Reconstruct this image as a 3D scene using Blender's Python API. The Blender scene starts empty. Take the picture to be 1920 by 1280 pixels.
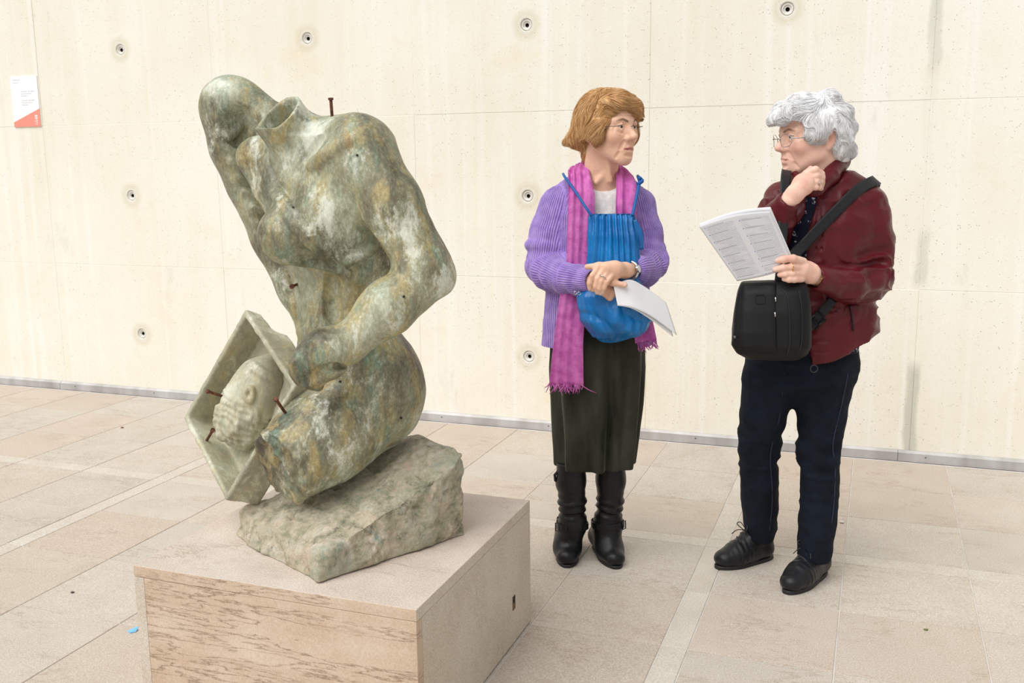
import bpy, bmesh, math, random
import numpy as np
from mathutils import Vector, Matrix
random.seed(4)
SC = bpy.context.scene
COL = SC.collection

# ------------------------------------------------------------------ camera
FPX, CX, CY, CAMH = 1860.0, 960.0, 640.0, 1.40
_n = np.array([0.0107, 1.0, 333.0 / FPX]); _n /= np.linalg.norm(_n)
_up = -_n
_d2 = np.array([(1652 - CX) / FPX, (300 - CY) / FPX, 1.0]); _d2 -= _up * (_d2 @ _up); _d2 /= np.linalg.norm(_d2)
_xr = np.cross(_d2, _up)
if _xr[0] < 0: _xr = -_xr
ROT = np.array([_xr, _d2, _up])                 # world = ROT @ camera axes (x right, y down, z forward)
CAM = np.array([0.0, 0.0, CAMH])
cam_data = bpy.data.cameras.new('camera')
cam_data.sensor_width = 36.0; cam_data.lens = FPX * 36.0 / 1920.0
cam_data.clip_start = 0.05; cam_data.clip_end = 200
cam = bpy.data.objects.new('camera', cam_data); COL.objects.link(cam)
_m = Matrix.Identity(4)
for i in range(3):
    _m[i][0] = ROT[i, 0]; _m[i][1] = -ROT[i, 1]; _m[i][2] = -ROT[i, 2]; _m[i][3] = CAM[i]
cam.matrix_world = _m
SC.camera = cam

# ------------------------------------------------------------------ sky, sun, exposure
world = bpy.data.worlds.new('overcast_sky'); SC.world = world; world.use_nodes = True
_bg = world.node_tree.nodes['Background']
_bg.inputs[0].default_value = (0.985, 0.99, 1.0, 1); _bg.inputs[1].default_value = 0.50
sun_data = bpy.data.lights.new('sun', 'SUN'); sun_data.energy = 3.0; sun_data.angle = math.radians(55)
sun_data.color = (1.0, 0.99, 0.975)
sun = bpy.data.objects.new('sun', sun_data); COL.objects.link(sun)
sun.rotation_euler = Vector((0.26, 0.56, -0.79)).to_track_quat('-Z', 'Y').to_euler()
vs = SC.view_settings
vs.view_transform = 'Standard'; vs.look = 'None'; vs.gamma = 1.0; vs.use_curve_mapping = False
vs.exposure = 0.03

# ------------------------------------------------------------------ pixel helpers and local frames
HF = np.array([ROT[0, 2], ROT[1, 2], 0.0]); HF /= np.linalg.norm(HF)      # horizontal forward
HR = np.array([HF[1], -HF[0], 0.0])                                         # horizontal right
YAW = math.atan2(HR[1], HR[0])
def ray(px, py): return ROT @ np.array([(px - CX) / FPX, (py - CY) / FPX, 1.0])
def ground(px, py, z=0.0):
    d = ray(px, py); return CAM + d * ((z - CAMH) / d[2])
def onwall(px, py, Y):
    d = ray(px, py); return CAM + d * (Y / d[1])
class Frame:
    """local axes of a thing: x to the right, y away from the viewer's side, z up, origin on the ground"""
    def __init__(s, x, y):
        s.o = np.array([x, y, 0.0]); s.d0 = float(s.o @ HF)
    def L(s, px, py, y=0.0):
        d = ray(px, py); p = CAM + d * ((s.d0 + y) / (d @ HF)) - s.o
        return np.array([p @ HR, p @ HF, p[2]])
    def loc(s, w):
        p = np.asarray(w, float) - s.o; return np.array([p @ HR, p @ HF, p[2]])
    def m(s, px, y=0.0): return px * (s.d0 + y) / FPX
    def campos(s): return s.loc(CAM)

def V(*a): return np.array(a, float)
def nrm(v):
    v = np.asarray(v, float); return v / (np.linalg.norm(v) + 1e-12)

# ------------------------------------------------------------------ numpy noise
_rs = np.random.RandomState(11)
_G = _rs.rand(64, 64, 64).astype(np.float32)
def noise(p, sc=1.0, seed=0):
    q = np.asarray(p, np.float64) * sc + seed * 17.31 + 100.0
    i = np.floor(q).astype(np.int64); f = (q - i).astype(np.float32); f = f * f * (3 - 2 * f)
    x0, y0, z0 = (i[..., 0] & 63), (i[..., 1] & 63), (i[..., 2] & 63)
    x1, y1, z1 = (x0 + 1) & 63, (y0 + 1) & 63, (z0 + 1) & 63
    fx, fy, fz = f[..., 0], f[..., 1], f[..., 2]
    a = _G[x0, y0, z0] * (1 - fx) + _G[x1, y0, z0] * fx
    b = _G[x0, y1, z0] * (1 - fx) + _G[x1, y1, z0] * fx
    c = _G[x0, y0, z1] * (1 - fx) + _G[x1, y0, z1] * fx
    d = _G[x0, y1, z1] * (1 - fx) + _G[x1, y1, z1] * fx
    return ((a * (1 - fy) + b * fy) * (1 - fz) + (c * (1 - fy) + d * fy) * fz) * 2 - 1
def fbm(p, sc, oct=3, seed=0):
    r = 0; a = 1.0
    for k in range(oct):
        r = r + a * noise(p, sc * 2 ** k, seed + k); a *= 0.5
    return r

# ------------------------------------------------------------------ objects and tags
def link(o, parent=None):
    COL.objects.link(o)
    if parent is not None: o.parent = parent
    return o
def tag(o, label=None, cat=None, group=None, kind=None):
    if label: o['label'] = label
    if cat: o['category'] = cat
    if group: o['group'] = group
    if kind: o['kind'] = kind
    return o
def root(name, fr=None, loc=None, label=None, cat=None, group=None):
    o = bpy.data.objects.new(name, None); o.empty_display_size = 0.1
    if fr is not None: o.location = fr.o; o.rotation_euler = (0, 0, YAW)
    elif loc is not None: o.location = loc
    link(o); return tag(o, label, cat, group)
def mesh_np(name, v, quads, mat, parent=None, smooth=True, attrs=None, cols=None):
    v = np.asarray(v, np.float32); quads = np.asarray(quads, np.int32)
    n = quads.shape[1]
    me = bpy.data.meshes.new(name)
    me.vertices.add(len(v)); me.vertices.foreach_set('co', v.ravel())
    me.loops.add(quads.size); me.loops.foreach_set('vertex_index', quads.ravel())
    me.polygons.add(len(quads)); me.polygons.foreach_set('loop_start', np.arange(0, quads.size, n, dtype=np.int32))
    try: me.polygons.foreach_set('loop_total', np.full(len(quads), n, np.int32))
    except Exception: pass
    me.update(calc_edges=True); me.validate()
    me.polygons.foreach_set('use_smooth', np.full(len(me.polygons), smooth))
    if attrs:
        for k, a in attrs.items():
            at = me.attributes.new(k, 'FLOAT', 'POINT'); at.data.foreach_set('value', np.asarray(a, np.float32))
    if cols:
        for k, a in cols.items():
            at = me.attributes.new(k, 'FLOAT_COLOR', 'POINT')
            c4 = np.ones((len(v), 4), np.float32); c4[:, :3] = a; at.data.foreach_set('color', c4.ravel())
    me.update()
    o = bpy.data.objects.new(name, me)
    if mat: me.materials.append(mat)
    return link(o, parent)
def bm_obj(name, bm, mat, parent=None, smooth=False):
    me = bpy.data.meshes.new(name); bm.normal_update(); bm.to_mesh(me); bm.free()
    for p in me.polygons: p.use_smooth = smooth
    if mat: me.materials.append(mat)
    return link(bpy.data.objects.new(name, me), parent)
def box_bm(bm, lo, hi, bev=0.0):
    lo = Vector(lo); hi = Vector(hi); c = (lo + hi) / 2; s = hi - lo
    r = bmesh.ops.create_cube(bm, size=1.0, matrix=Matrix.Translation(c) @ Matrix.Diagonal((s.x, s.y, s.z, 1)))
    if bev > 0:
        es = {e for v in r['verts'] for e in v.link_edges}
        bmesh.ops.bevel(bm, geom=list(es), offset=bev, segments=2, affect='EDGES', profile=0.5)
def tube_np(path, rad, seg=8, flat=None, close=True):
    """swept tube through points; rad is a number or list, flat = (axis, scale) squashes the section"""
    P = np.asarray(path, float); n = len(P)
    rad = np.full(n, rad) if np.isscalar(rad) else np.asarray(rad, float)
    T = np.gradient(P, axis=0); T /= np.linalg.norm(T, axis=1)[:, None] + 1e-12
    up = V(0, 0, 1) if abs(T[0][2]) < 0.9 else V(1, 0, 0)
    if flat is not None: up = nrm(flat[0])
    U = nrm(up - T[0] * (up @ T[0])); vs_, fs = [], []
    for i in range(n):
        ref = nrm(flat[0]) if flat is not None else U
        U = nrm(ref - T[i] * (ref @ T[i])); W = np.cross(T[i], U)
        for k in range(seg):
            a = 2 * math.pi * k / seg
            vs_.append(P[i] + rad[i] * (math.cos(a) * U * (flat[1] if flat is not None else 1) + math.sin(a) * W))
    for i in range(n - 1):
        for k in range(seg):
            a, b = i * seg + k, i * seg + (k + 1) % seg
            fs.append((a, b, b + seg, a + seg))
    if close:
        for base, flip in ((0, True), ((n - 1) * seg, False)):
            c = len(vs_); vs_.append(P[0] if base == 0 else P[-1])
            for k in range(0, seg, 2):
                q = (base + k, base + (k + 1) % seg, base + (k + 2) % seg, c)
                fs.append(q[::-1] if flip else q)
    return np.array(vs_), np.array(fs)
def tube(name, path, rad, mat, parent=None, seg=8, flat=None):
    v, f = tube_np(path, rad, seg, flat); return mesh_np(name, v, f, mat, parent)
def spline(pts, n=24):
    """Catmull-Rom resample"""
    P = [np.asarray(p, float) for p in pts]
    if len(P) == 2: return np.array([P[0] + (P[1] - P[0]) * t for t in np.linspace(0, 1, n)])
    Q = [2 * P[0] - P[1]] + P + [2 * P[-1] - P[-2]]
    out = []; m = len(P) - 1
    for t in np.linspace(0, m - 1e-6, n):
        i = int(t); u = t - i; a, b, c, d = Q[i:i + 4]
        out.append(0.5 * ((2 * b) + (c - a) * u + (2 * a - 5 * b + 4 * c - d) * u * u + (3 * b - a - 3 * c + d) * u ** 3))
    return np.array(out)
def merge_np(parts):
    vs_, fs, o = [], [], 0
    for v, f in parts:
        vs_.append(v); fs.append(np.asarray(f) + o); o += len(v)
    return np.concatenate(vs_), np.concatenate(fs)

# ------------------------------------------------------------------ signed-distance modelling on a grid
def axis(lo, hi, h, fine=()):
    """grid coordinates; fine = [(lo, hi, step)] refines a stretch"""
    c = [lo]
    while c[-1] < hi:
        st = h
        for a, b, s in fine:
            if a <= c[-1] <= b: st = min(st, s)
        c.append(c[-1] + st)
    return np.array(c, np.float32)
class Vox:
    def __init__(s, lo, hi, h, fx=(), fy=(), fz=()):
        s.x = axis(lo[0], hi[0], h, fx); s.y = axis(lo[1], hi[1], h, fy); s.z = axis(lo[2], hi[2], h, fz)
        s.f = np.full((len(s.x), len(s.y), len(s.z)), 1.0, np.float32)
    def _sl(s, lo, hi):
        r = []
        for c, a, b in zip((s.x, s.y, s.z), lo, hi):
            i = max(0, int(np.searchsorted(c, a)) - 1); j = min(len(c), int(np.searchsorted(c, b)) + 1)
            if j - i < 1: return None
            r.append(slice(i, j))
        return tuple(r)
    def op(s, fn, lo, hi, k=0.0, mode='u'):
        m = k + 0.02
        sl = s._sl(np.asarray(lo) - m, np.asarray(hi) + m)
        if sl is None: return
        d = fn(s.x[sl[0]][:, None, None], s.y[sl[1]][None, :, None], s.z[sl[2]][None, None, :]).astype(np.float32)
        f = s.f[sl]
        if mode == 's': d = -d
        if mode == 'u':
            r = np.minimum(f, d); sg = -1
        else:
            r = np.maximum(f, d); sg = 1
        if k > 0:
            h = np.maximum(k - np.abs(f - d), 0) / k; r = r + sg * h * h * k * 0.25
        s.f[sl] = r
    def rc(s, a, ra, b, rb, k=0.0, mode='u', flat=None):
        """round cone a->b; flat=(axis, scale) squashes it along the axis"""
        a = np.asarray(a, float); b = np.asarray(b, float); ba = b - a; L2 = float(ba @ ba) + 1e-12
        R = max(ra, rb) * (max(1.0, flat[1]) if flat else 1.0)
        if flat: n = nrm(flat[0]); g = 1.0 / flat[1] - 1.0; nb = float(ba @ n)
        def fn(X, Y, Z):
            px, py, pz = X - a[0], Y - a[1], Z - a[2]
            t = np.clip((px * ba[0] + py * ba[1] + pz * ba[2]) / L2, 0, 1)
            qx, qy, qz = px - t * ba[0], py - t * ba[1], pz - t * ba[2]
            if flat:
                e = (qx * n[0] + qy * n[1] + qz * n[2]) * g
                qx = qx + e * n[0]; qy = qy + e * n[1]; qz = qz + e * n[2]
            d = np.sqrt(qx * qx + qy * qy + qz * qz) - (ra + (rb - ra) * t)
            return d * (min(1.0, flat[1]) ** 0.5 if flat else 1.0)
        s.op(fn, np.minimum(a, b) - R, np.maximum(a, b) + R, k, mode)
    def chain(s, pts, rad, k=0.01, mode='u', flat=None):
        for i in range(len(pts) - 1): s.rc(pts[i], rad[i], pts[i + 1], rad[i + 1], k, mode, flat)
    def ell(s, c, r, k=0.0, mode='u', rot=None):
        c = np.asarray(c, float); r = np.asarray(r, float)
        M = np.eye(3) if rot is None else np.asarray(rot, float)       # rows: ellipsoid axes
        def fn(X, Y, Z):
            px, py, pz = X - c[0], Y - c[1], Z - c[2]
            k0 = 0; k1 = 0
            for i in range(3):
                q = px * M[i, 0] + py * M[i, 1] + pz * M[i, 2]
                k0 = k0 + (q / r[i]) ** 2; k1 = k1 + (q / r[i] ** 2) ** 2
            k0 = np.sqrt(k0); return k0 * (k0 - 1.0) / np.maximum(np.sqrt(k1), 1e-6)
        R = float(r.max()); s.op(fn, c - R, c + R, k, mode)
    def box(s, c, h, k=0.0, mode='u', rot=None, rnd=0.0):
        c = np.asarray(c, float); h = np.asarray(h, float) - rnd
        M = np.eye(3) if rot is None else np.asarray(rot, float)
        def fn(X, Y, Z):
            p = (X - c[0], Y - c[1], Z - c[2]); q = []
            for i in range(3): q.append(np.abs(p[0] * M[i, 0] + p[1] * M[i, 1] + p[2] * M[i, 2]) - h[i])
            o = np.sqrt(np.maximum(q[0], 0) ** 2 + np.maximum(q[1], 0) ** 2 + np.maximum(q[2], 0) ** 2)
            return o + np.minimum(np.maximum(q[0], np.maximum(q[1], q[2])), 0) - rnd
        R = float(np.linalg.norm(h)) + rnd; s.op(fn, c - R, c + R, k, mode)
    def plane_cut(s, p, n, lo, hi, k=0.0):
        """remove everything on the +n side of the plane inside lo..hi"""
        n = nrm(n); p = np.asarray(p, float)
        s.op(lambda X, Y, Z: (X - p[0]) * n[0] + (Y - p[1]) * n[1] + (Z - p[2]) * n[2], lo, hi, k, 'i')
    def loft(s, rows, k=0.0, mode='u', phi=0.0, pw=2.0, shell=None):
        """rows (z, xc, yc, half-width as seen, half-depth ratio) sorted by z; elliptical sections turned by phi"""
        A = np.array(sorted([tuple(r) for r in rows])); z0, z1 = A[0, 0], A[-1, 0]
        cs, sn = math.cos(phi), math.sin(phi)
        W = A[:, 3].max() * 1.6
        def fn(X, Y, Z):
            Zc = np.clip(Z, z0, z1)
            xc, yc, w, q = [np.interp(Zc, A[:, 0], A[:, i]) for i in range(1, 5)]
            a = w / np.sqrt(cs * cs + q * q * sn * sn); b = a * q
            dx, dy = X - xc, Y - yc
            u = dx * cs + dy * sn; v = -dx * sn + dy * cs
            e = ((np.abs(u) / a) ** pw + (np.abs(v) / b) ** pw) ** (1.0 / pw)
            dr = (e - 1.0) * np.sqrt(a * b)
            dz = np.maximum(z0 - Z, Z - z1)
            d = np.maximum(dr, dz)
            if shell: d = np.maximum(np.abs(dr + shell / 2) - shell / 2, dz)
            return d
        s.op(fn, (A[:, 1].min() - W, A[:, 2].min() - W, z0), (A[:, 1].max() + W, A[:, 2].max() + W, z1), k, mode)
    def sample(s, p):
        p = np.asarray(p, float)
        i = [np.clip(np.searchsorted(c, p[..., a]) - 1, 0, len(c) - 2) for a, c in enumerate((s.x, s.y, s.z))]
        t = [np.clip((p[..., a] - c[i[a]]) / (c[i[a] + 1] - c[i[a]]), 0, 1) for a, c in enumerate((s.x, s.y, s.z))]
        r = 0
        for dx in (0, 1):
            for dy in (0, 1):
                for dz in (0, 1):
                    w = (t[0] if dx else 1 - t[0]) * (t[1] if dy else 1 - t[1]) * (t[2] if dz else 1 - t[2])
                    r = r + w * s.f[i[0] + dx, i[1] + dy, i[2] + dz]
        return r
    def grad(s, p, e=0.004):
        p = np.asarray(p, float); g = []
        for a in range(3):
            d = np.zeros(3); d[a] = e; g.append(s.sample(p + d) - s.sample(p - d))
        g = np.stack(g, -1); return g / (np.linalg.norm(g, axis=-1, keepdims=True) + 1e-9)
    def hit(s, fr, px, py, off=0.0):
        """first surface point along the sight line of a pixel, in local axes"""
        c = fr.campos(); d = nrm(fr.L(px, py, 0.0) - c)
        t0 = np.linalg.norm(fr.L(px, py, 0.0) - c)
        ts = np.linspace(t0 - 0.6, t0 + 0.6, 600)
        P = c + d[None] * ts[:, None]
        ok = (P[:, 0] > s.x[0]) & (P[:, 0] < s.x[-1]) & (P[:, 1] > s.y[0]) & (P[:, 1] < s.y[-1]) & (P[:, 2] > s.z[0]) & (P[:, 2] < s.z[-1])
        f = np.where(ok, s.sample(P), 1.0); j = np.where(f < 0)[0]
        if len(j) == 0: return fr.L(px, py, 0.0)
        j = j[0]; a, b = f[max(j - 1, 0)], f[j]
        t = ts[max(j - 1, 0)] + (ts[1] - ts[0]) * (a / (a - b) if a > b else 0)
        return c + d * (t - off)
    def mesh(s):
        f = s.f; ins = f < 0
        nx, ny, nz = f.shape
        c = np.zeros((nx - 1, ny - 1, nz - 1), np.uint8)
        for dx in (0, 1):
            for dy in (0, 1):
                for dz in (0, 1): c += ins[dx:nx - 1 + dx, dy:ny - 1 + dy, dz:nz - 1 + dz]
        act = (c > 0) & (c < 8); I = np.argwhere(act)
        idx = np.full(act.shape, -1, np.int32); idx[act] = np.arange(len(I))
        corner = [(dx, dy, dz) for dx in (0, 1) for dy in (0, 1) for dz in (0, 1)]
        val = {cn: f[I[:, 0] + cn[0], I[:, 1] + cn[1], I[:, 2] + cn[2]] for cn in corner}
        acc = np.zeros((len(I), 3)); cnt = np.zeros(len(I))
        for a in range(3):
            for cn in corner:
                if cn[a]: continue
                c2 = list(cn); c2[a] = 1; c2 = tuple(c2)
                v0, v1 = val[cn], val[c2]; m = (v0 < 0) != (v1 < 0)
                t = np.where(m, v0 / np.where(m, v0 - v1, 1), 0)
                for b in range(3):
                    acc[:, b] += np.where(m, t if a == b else cn[b], 0)
                cnt += m
        P = I + acc / cnt[:, None]
        v = np.stack([np.interp(P[:, a], np.arange(len(cc)), cc) for a, cc in enumerate((s.x, s.y, s.z))], -1)
        qs = []
        for a in range(3):
            b, d = (a + 1) % 3, (a + 2) % 3
            s0 = [slice(None)] * 3; s1 = [slice(None)] * 3; s0[a] = slice(0, -1); s1[a] = slice(1, None)
            A0, A1 = ins[tuple(s0)], ins[tuple(s1)]
            for cond, flip in ((A0 & ~A1, False), (~A0 & A1, True)):
                E = np.argwhere(cond)
                E = E[(E[:, b] > 0) & (E[:, d] > 0) & (E[:, b] < f.shape[b] - 1) & (E[:, d] < f.shape[d] - 1)]
                if len(E) == 0: continue
                def cell(ob, od):
                    q = E.copy(); q[:, b] -= ob; q[:, d] -= od; return idx[q[:, 0], q[:, 1], q[:, 2]]
                q = np.stack([cell(1, 1), cell(0, 1), cell(0, 0), cell(1, 0)], -1)
                qs.append(q[:, ::-1] if flip else q)
        return v, np.concatenate(qs)
def normals_np(v, q):
    n = np.cross(v[q[:, 2]] - v[q[:, 0]], v[q[:, 3]] - v[q[:, 1]])
    r = np.zeros_like(v)
    for k in range(4): 
        for a in range(3): r[:, a] += np.bincount(q[:, k], n[:, a], len(v))
    return r / (np.linalg.norm(r, axis=1)[:, None] + 1e-12)
def relax(v, q, it=1, lam=0.5):
    for _ in range(it):
        s = np.zeros_like(v); c = np.zeros(len(v))
        for k in range(4):
            a, b = q[:, k], q[:, (k + 1) % 4]
            for ax in range(3): s[:, ax] += np.bincount(a, v[b, ax], len(v)) + np.bincount(b, v[a, ax], len(v))
            c += np.bincount(a, minlength=len(v)) + np.bincount(b, minlength=len(v))
        v = v + lam * (s / np.maximum(c, 1)[:, None] - v)
    return v
def keep_big(v, q, minv=60):
    """drop tiny loose islands"""
    lab = np.arange(len(v))
    for _ in range(400):
        new = lab.copy()
        for k in range(4):
            a, b = q[:, k], q[:, (k + 1) % 4]
            m = np.minimum(new[a], new[b]); np.minimum.at(new, a, m); np.minimum.at(new, b, m)
        new = new[new]
        if (new == lab).all(): break
        lab = new
    cnt = np.bincount(lab, minlength=len(v)); ok = cnt[lab] >= minv
    remap = np.cumsum(ok) - 1
    return v[ok], remap[q[ok[q[:, 0]]]]

# ------------------------------------------------------------------ node material helper
class Mat:
    def __init__(s, name, rough=0.6, metal=0.0, spec=0.5, base=(0.5, 0.5, 0.5)):
        s.m = bpy.data.materials.new(name); s.m.use_nodes = True; s.t = s.m.node_tree; s.N = s.t.nodes
        s.b = s.N['Principled BSDF']
        s.b.inputs['Roughness'].default_value = rough; s.b.inputs['Metallic'].default_value = metal
        s.b.inputs['Specular IOR Level'].default_value = spec; s.b.inputs['Base Color'].default_value = (*base, 1)
    def n(s, typ, **kw):
        nd = s.N.new(typ)
        for k, v in kw.items():
            if k in nd.inputs: nd.inputs[k].default_value = v
            else: setattr(nd, k, v)
        return nd
    def l(s, a, b): s.t.links.new(a, b)
    def pos(s, scale=(1, 1, 1), obj=False):
        g = s.n('ShaderNodeTexCoord').outputs['Object'] if obj else s.n('ShaderNodeNewGeometry').outputs['Position']
        mp = s.n('ShaderNodeMapping'); mp.inputs['Scale'].default_value = scale; s.l(g, mp.inputs[0]); return mp.outputs[0]
    def noise(s, vec, scale, detail=4, rough=0.55, dist=0.0):
        nd = s.n('ShaderNodeTexNoise'); nd.inputs['Scale'].default_value = scale; nd.inputs['Detail'].default_value = detail
        nd.inputs['Roughness'].default_value = rough; nd.inputs['Distortion'].default_value = dist
        s.l(vec, nd.inputs['Vector']); return nd.outputs['Fac']
    def ramp(s, fac, stops, interp='LINEAR'):
        r = s.n('ShaderNodeValToRGB'); e = r.color_ramp.elements; r.color_ramp.interpolation = interp
        while len(e) < len(stops): e.new(0.5)
        for i, (p, c) in enumerate(stops):
            e[i].position = p; e[i].color = (*c, 1) if not np.isscalar(c) else (c, c, c, 1)
        s.l(fac, r.inputs[0]); return r.outputs[0]
    def mix(s, fac, a, b, mode='MIX'):
        x = s.n('ShaderNodeMix', data_type='RGBA', blend_type=mode)
        for sock, val in ((0, fac), (6, a), (7, b)):
            if hasattr(val, 'is_output'): s.l(val, x.inputs[sock])
            else: x.inputs[sock].default_value = val if np.isscalar(val) else (*val, 1)
        return x.outputs[2]
    def math(s, op, a, b=0.0, clamp=False):
        x = s.n('ShaderNodeMath', operation=op, use_clamp=clamp)
        for i, val in enumerate((a, b)):
            if hasattr(val, 'is_output'): s.l(val, x.inputs[i])
            else: x.inputs[i].default_value = val
        return x.outputs[0]
    def col(s, c): s.l(c, s.b.inputs['Base Color']); return s
    def bump(s, h, strength=0.3, dist=0.01):
        b = s.n('ShaderNodeBump'); b.inputs['Strength'].default_value = strength; b.inputs['Distance'].default_value = dist
        s.l(h, b.inputs['Height']); s.l(b.outputs[0], s.b.inputs['Normal']); return s
def srgb(r, g, b):
    f = lambda c: (c / 255) / 12.92 if c / 255 <= 0.04045 else ((c / 255 + 0.055) / 1.055) ** 2.4
    return (f(r), f(g), f(b))
def plain(name, c, rough=0.6, metal=0.0, spec=0.5):
    return Mat(name, rough, metal, spec, c).m
# ================================================================== setting: concrete wall, stone floor
WALL_Y = 4.886
def concrete():
    M = Mat('cast_concrete', 0.85, spec=0.25)
    p = M.pos(); 
    big = M.noise(p, 0.9, 5, 0.6)
    c = M.ramp(big, [(0.30, srgb(232, 225, 206)), (0.52, srgb(238, 234, 220)), (0.72, srgb(241, 239, 230))])
    vs_ = M.noise(M.pos((7.0, 1.0, 0.35)), 1.0, 5, 0.65)                 # vertical water streaks
    c = M.mix(M.ramp(vs_, [(0.40, 0.0), (0.60, 0.32)]), c, srgb(244, 242, 234))
    vs2 = M.noise(M.pos((13.0, 1.0, 0.22)), 1.3, 3, 0.6)
    c = M.mix(M.ramp(vs2, [(0.56, 0.0), (0.70, 0.45)]), c, srgb(247, 247, 245))
    warm = M.noise(p, 2.3, 4, 0.7)
    c = M.mix(M.ramp(warm, [(0.58, 0.0), (0.80, 0.35)]), c, srgb(229, 205, 150))
    grey = M.noise(M.pos((2.6, 1, 1.0)), 1.6, 6, 0.7)
    c = M.mix(M.ramp(grey, [(0.63, 0.0), (0.80, 0.5)]), c, srgb(190, 186, 168))
    # grey run-off along the joint at x = 0.2
    sx = M.n('ShaderNodeSeparateXYZ'); M.l(M.n('ShaderNodeNewGeometry').outputs['Position'], sx.inputs[0])
    wob = M.math('MULTIPLY', M.math('SUBTRACT', M.noise(p, 5.0, 4), 0.5), 0.05)
    dx = M.math('ABSOLUTE', M.math('ADD', M.math('SUBTRACT', sx.outputs[0], 0.195), wob))
    st = M.ramp(dx, [(0.0, 0.72), (0.020, 0.62), (0.034, 0.0)])
    zf = M.math('MULTIPLY', sx.outputs[2], 0.4)                          # segments of the stain along the joint
    st = M.math('MULTIPLY', st, M.ramp(zf, [(0.0, 1.0), (0.17, 0.95), (0.195, 0.0), (0.325, 0.0), (0.345, 0.6), (0.42, 0.5), (0.44, 0.05), (0.70, 0.1), (0.73, 0.5), (0.86, 0.7)]))
    c = M.mix(st, c, srgb(176, 178, 164))
    # pale mortar disc around every tie hole (holes repeat with the panels)
    ux = M.math('SUBTRACT', M.math('FRACT', M.math('ADD', M.math('DIVIDE', M.math('SUBTRACT', sx.outputs[0], 0.195), 1.266), 20.0)), 0.5)
    uz = M.math('SUBTRACT', M.math('FRACT', M.math('ADD', M.math('DIVIDE', M.math('SUBTRACT', sx.outputs[2], 0.811), 0.849), 20.0)), 0.5)
    rr = M.math('SQRT', M.math('ADD', M.math('POWER', M.math('MULTIPLY', ux, 1.266), 2.0), M.math('POWER', M.math('MULTIPLY', uz, 0.849), 2.0)))
    rr = M.math('ADD', rr, M.math('MULTIPLY', M.math('SUBTRACT', M.noise(p, 25.0, 3), 0.5), 0.02))
    c = M.mix(M.ramp(rr, [(0.034, 0.0), (0.050, 0.45), (0.085, 0.0)]), c, srgb(206, 194, 160))
    c = M.mix(M.ramp(rr, [(0.040, 0.8), (0.047, 0.0)]), c, srgb(226, 222, 210))
    # pores
    vo = M.n('ShaderNodeTexVoronoi'); vo.inputs['Scale'].default_value = 85.0; M.l(M.pos((1, 1, 0.8)), vo.inputs['Vector'])
    sel = M.ramp(M.noise(p, 34.0, 3, 0.7), [(0.50, 0.0), (0.58, 1.0)])
    clus = M.ramp(M.noise(p, 2.0, 3), [(0.32, 0.25), (0.62, 1.0)])
    pore = M.math('MULTIPLY', M.math('MULTIPLY', M.ramp(vo.outputs['Distance'], [(0.08, 1.0), (0.22, 0.0)]), sel), clus)
    c = M.mix(M.math('MULTIPLY', pore, 0.8), c, srgb(120, 100, 68))
    fine = M.noise(p, 160.0, 2)
    c = M.mix(0.10, c, M.ramp(fine, [(0.3, srgb(200, 186, 155)), (0.7, srgb(255, 252, 240))]))
    rg = M.math('MULTIPLY', M.noise(p, 30.0, 5, 0.7), M.ramp(M.noise(p, 1.3, 3), [(0.55, 0.15), (0.72, 1.0)]))
    h = M.math('SUBTRACT', M.math('ADD', M.math('MULTIPLY', rg, 0.7), M.math('MULTIPLY', fine, 0.08)), M.math('MULTIPLY', pore, 0.9))
    M.col(c).bump(h, 0.45, 0.006)
    return M.m
CONC = concrete()
PLUG = Mat('tie_plug_grey', 0.6, 0.15); _p = PLUG.pos()
PLUG.col(PLUG.ramp(PLUG.noise(_p, 60, 3), [(0.3, srgb(216, 212, 202)), (0.7, srgb(236, 233, 226))])); PLUG = PLUG.m
DARK = plain('hole_dark', srgb(40, 34, 28), 0.9)
JX = [0.195 + 1.266 * i for i in range(-9, 4)]
JZ = [0.0, 0.811, 1.660, 2.509, 3.358, 4.207]
wb = bmesh.new(); box_bm(wb, (JX[0], WALL_Y + 0.03, 0.0), (JX[-1], WALL_Y + 0.30, JZ[-1]))
wall = tag(bm_obj('wall_back', wb, CONC), 'pale cast concrete wall of large panels with tie holes', kind='structure')
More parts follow.
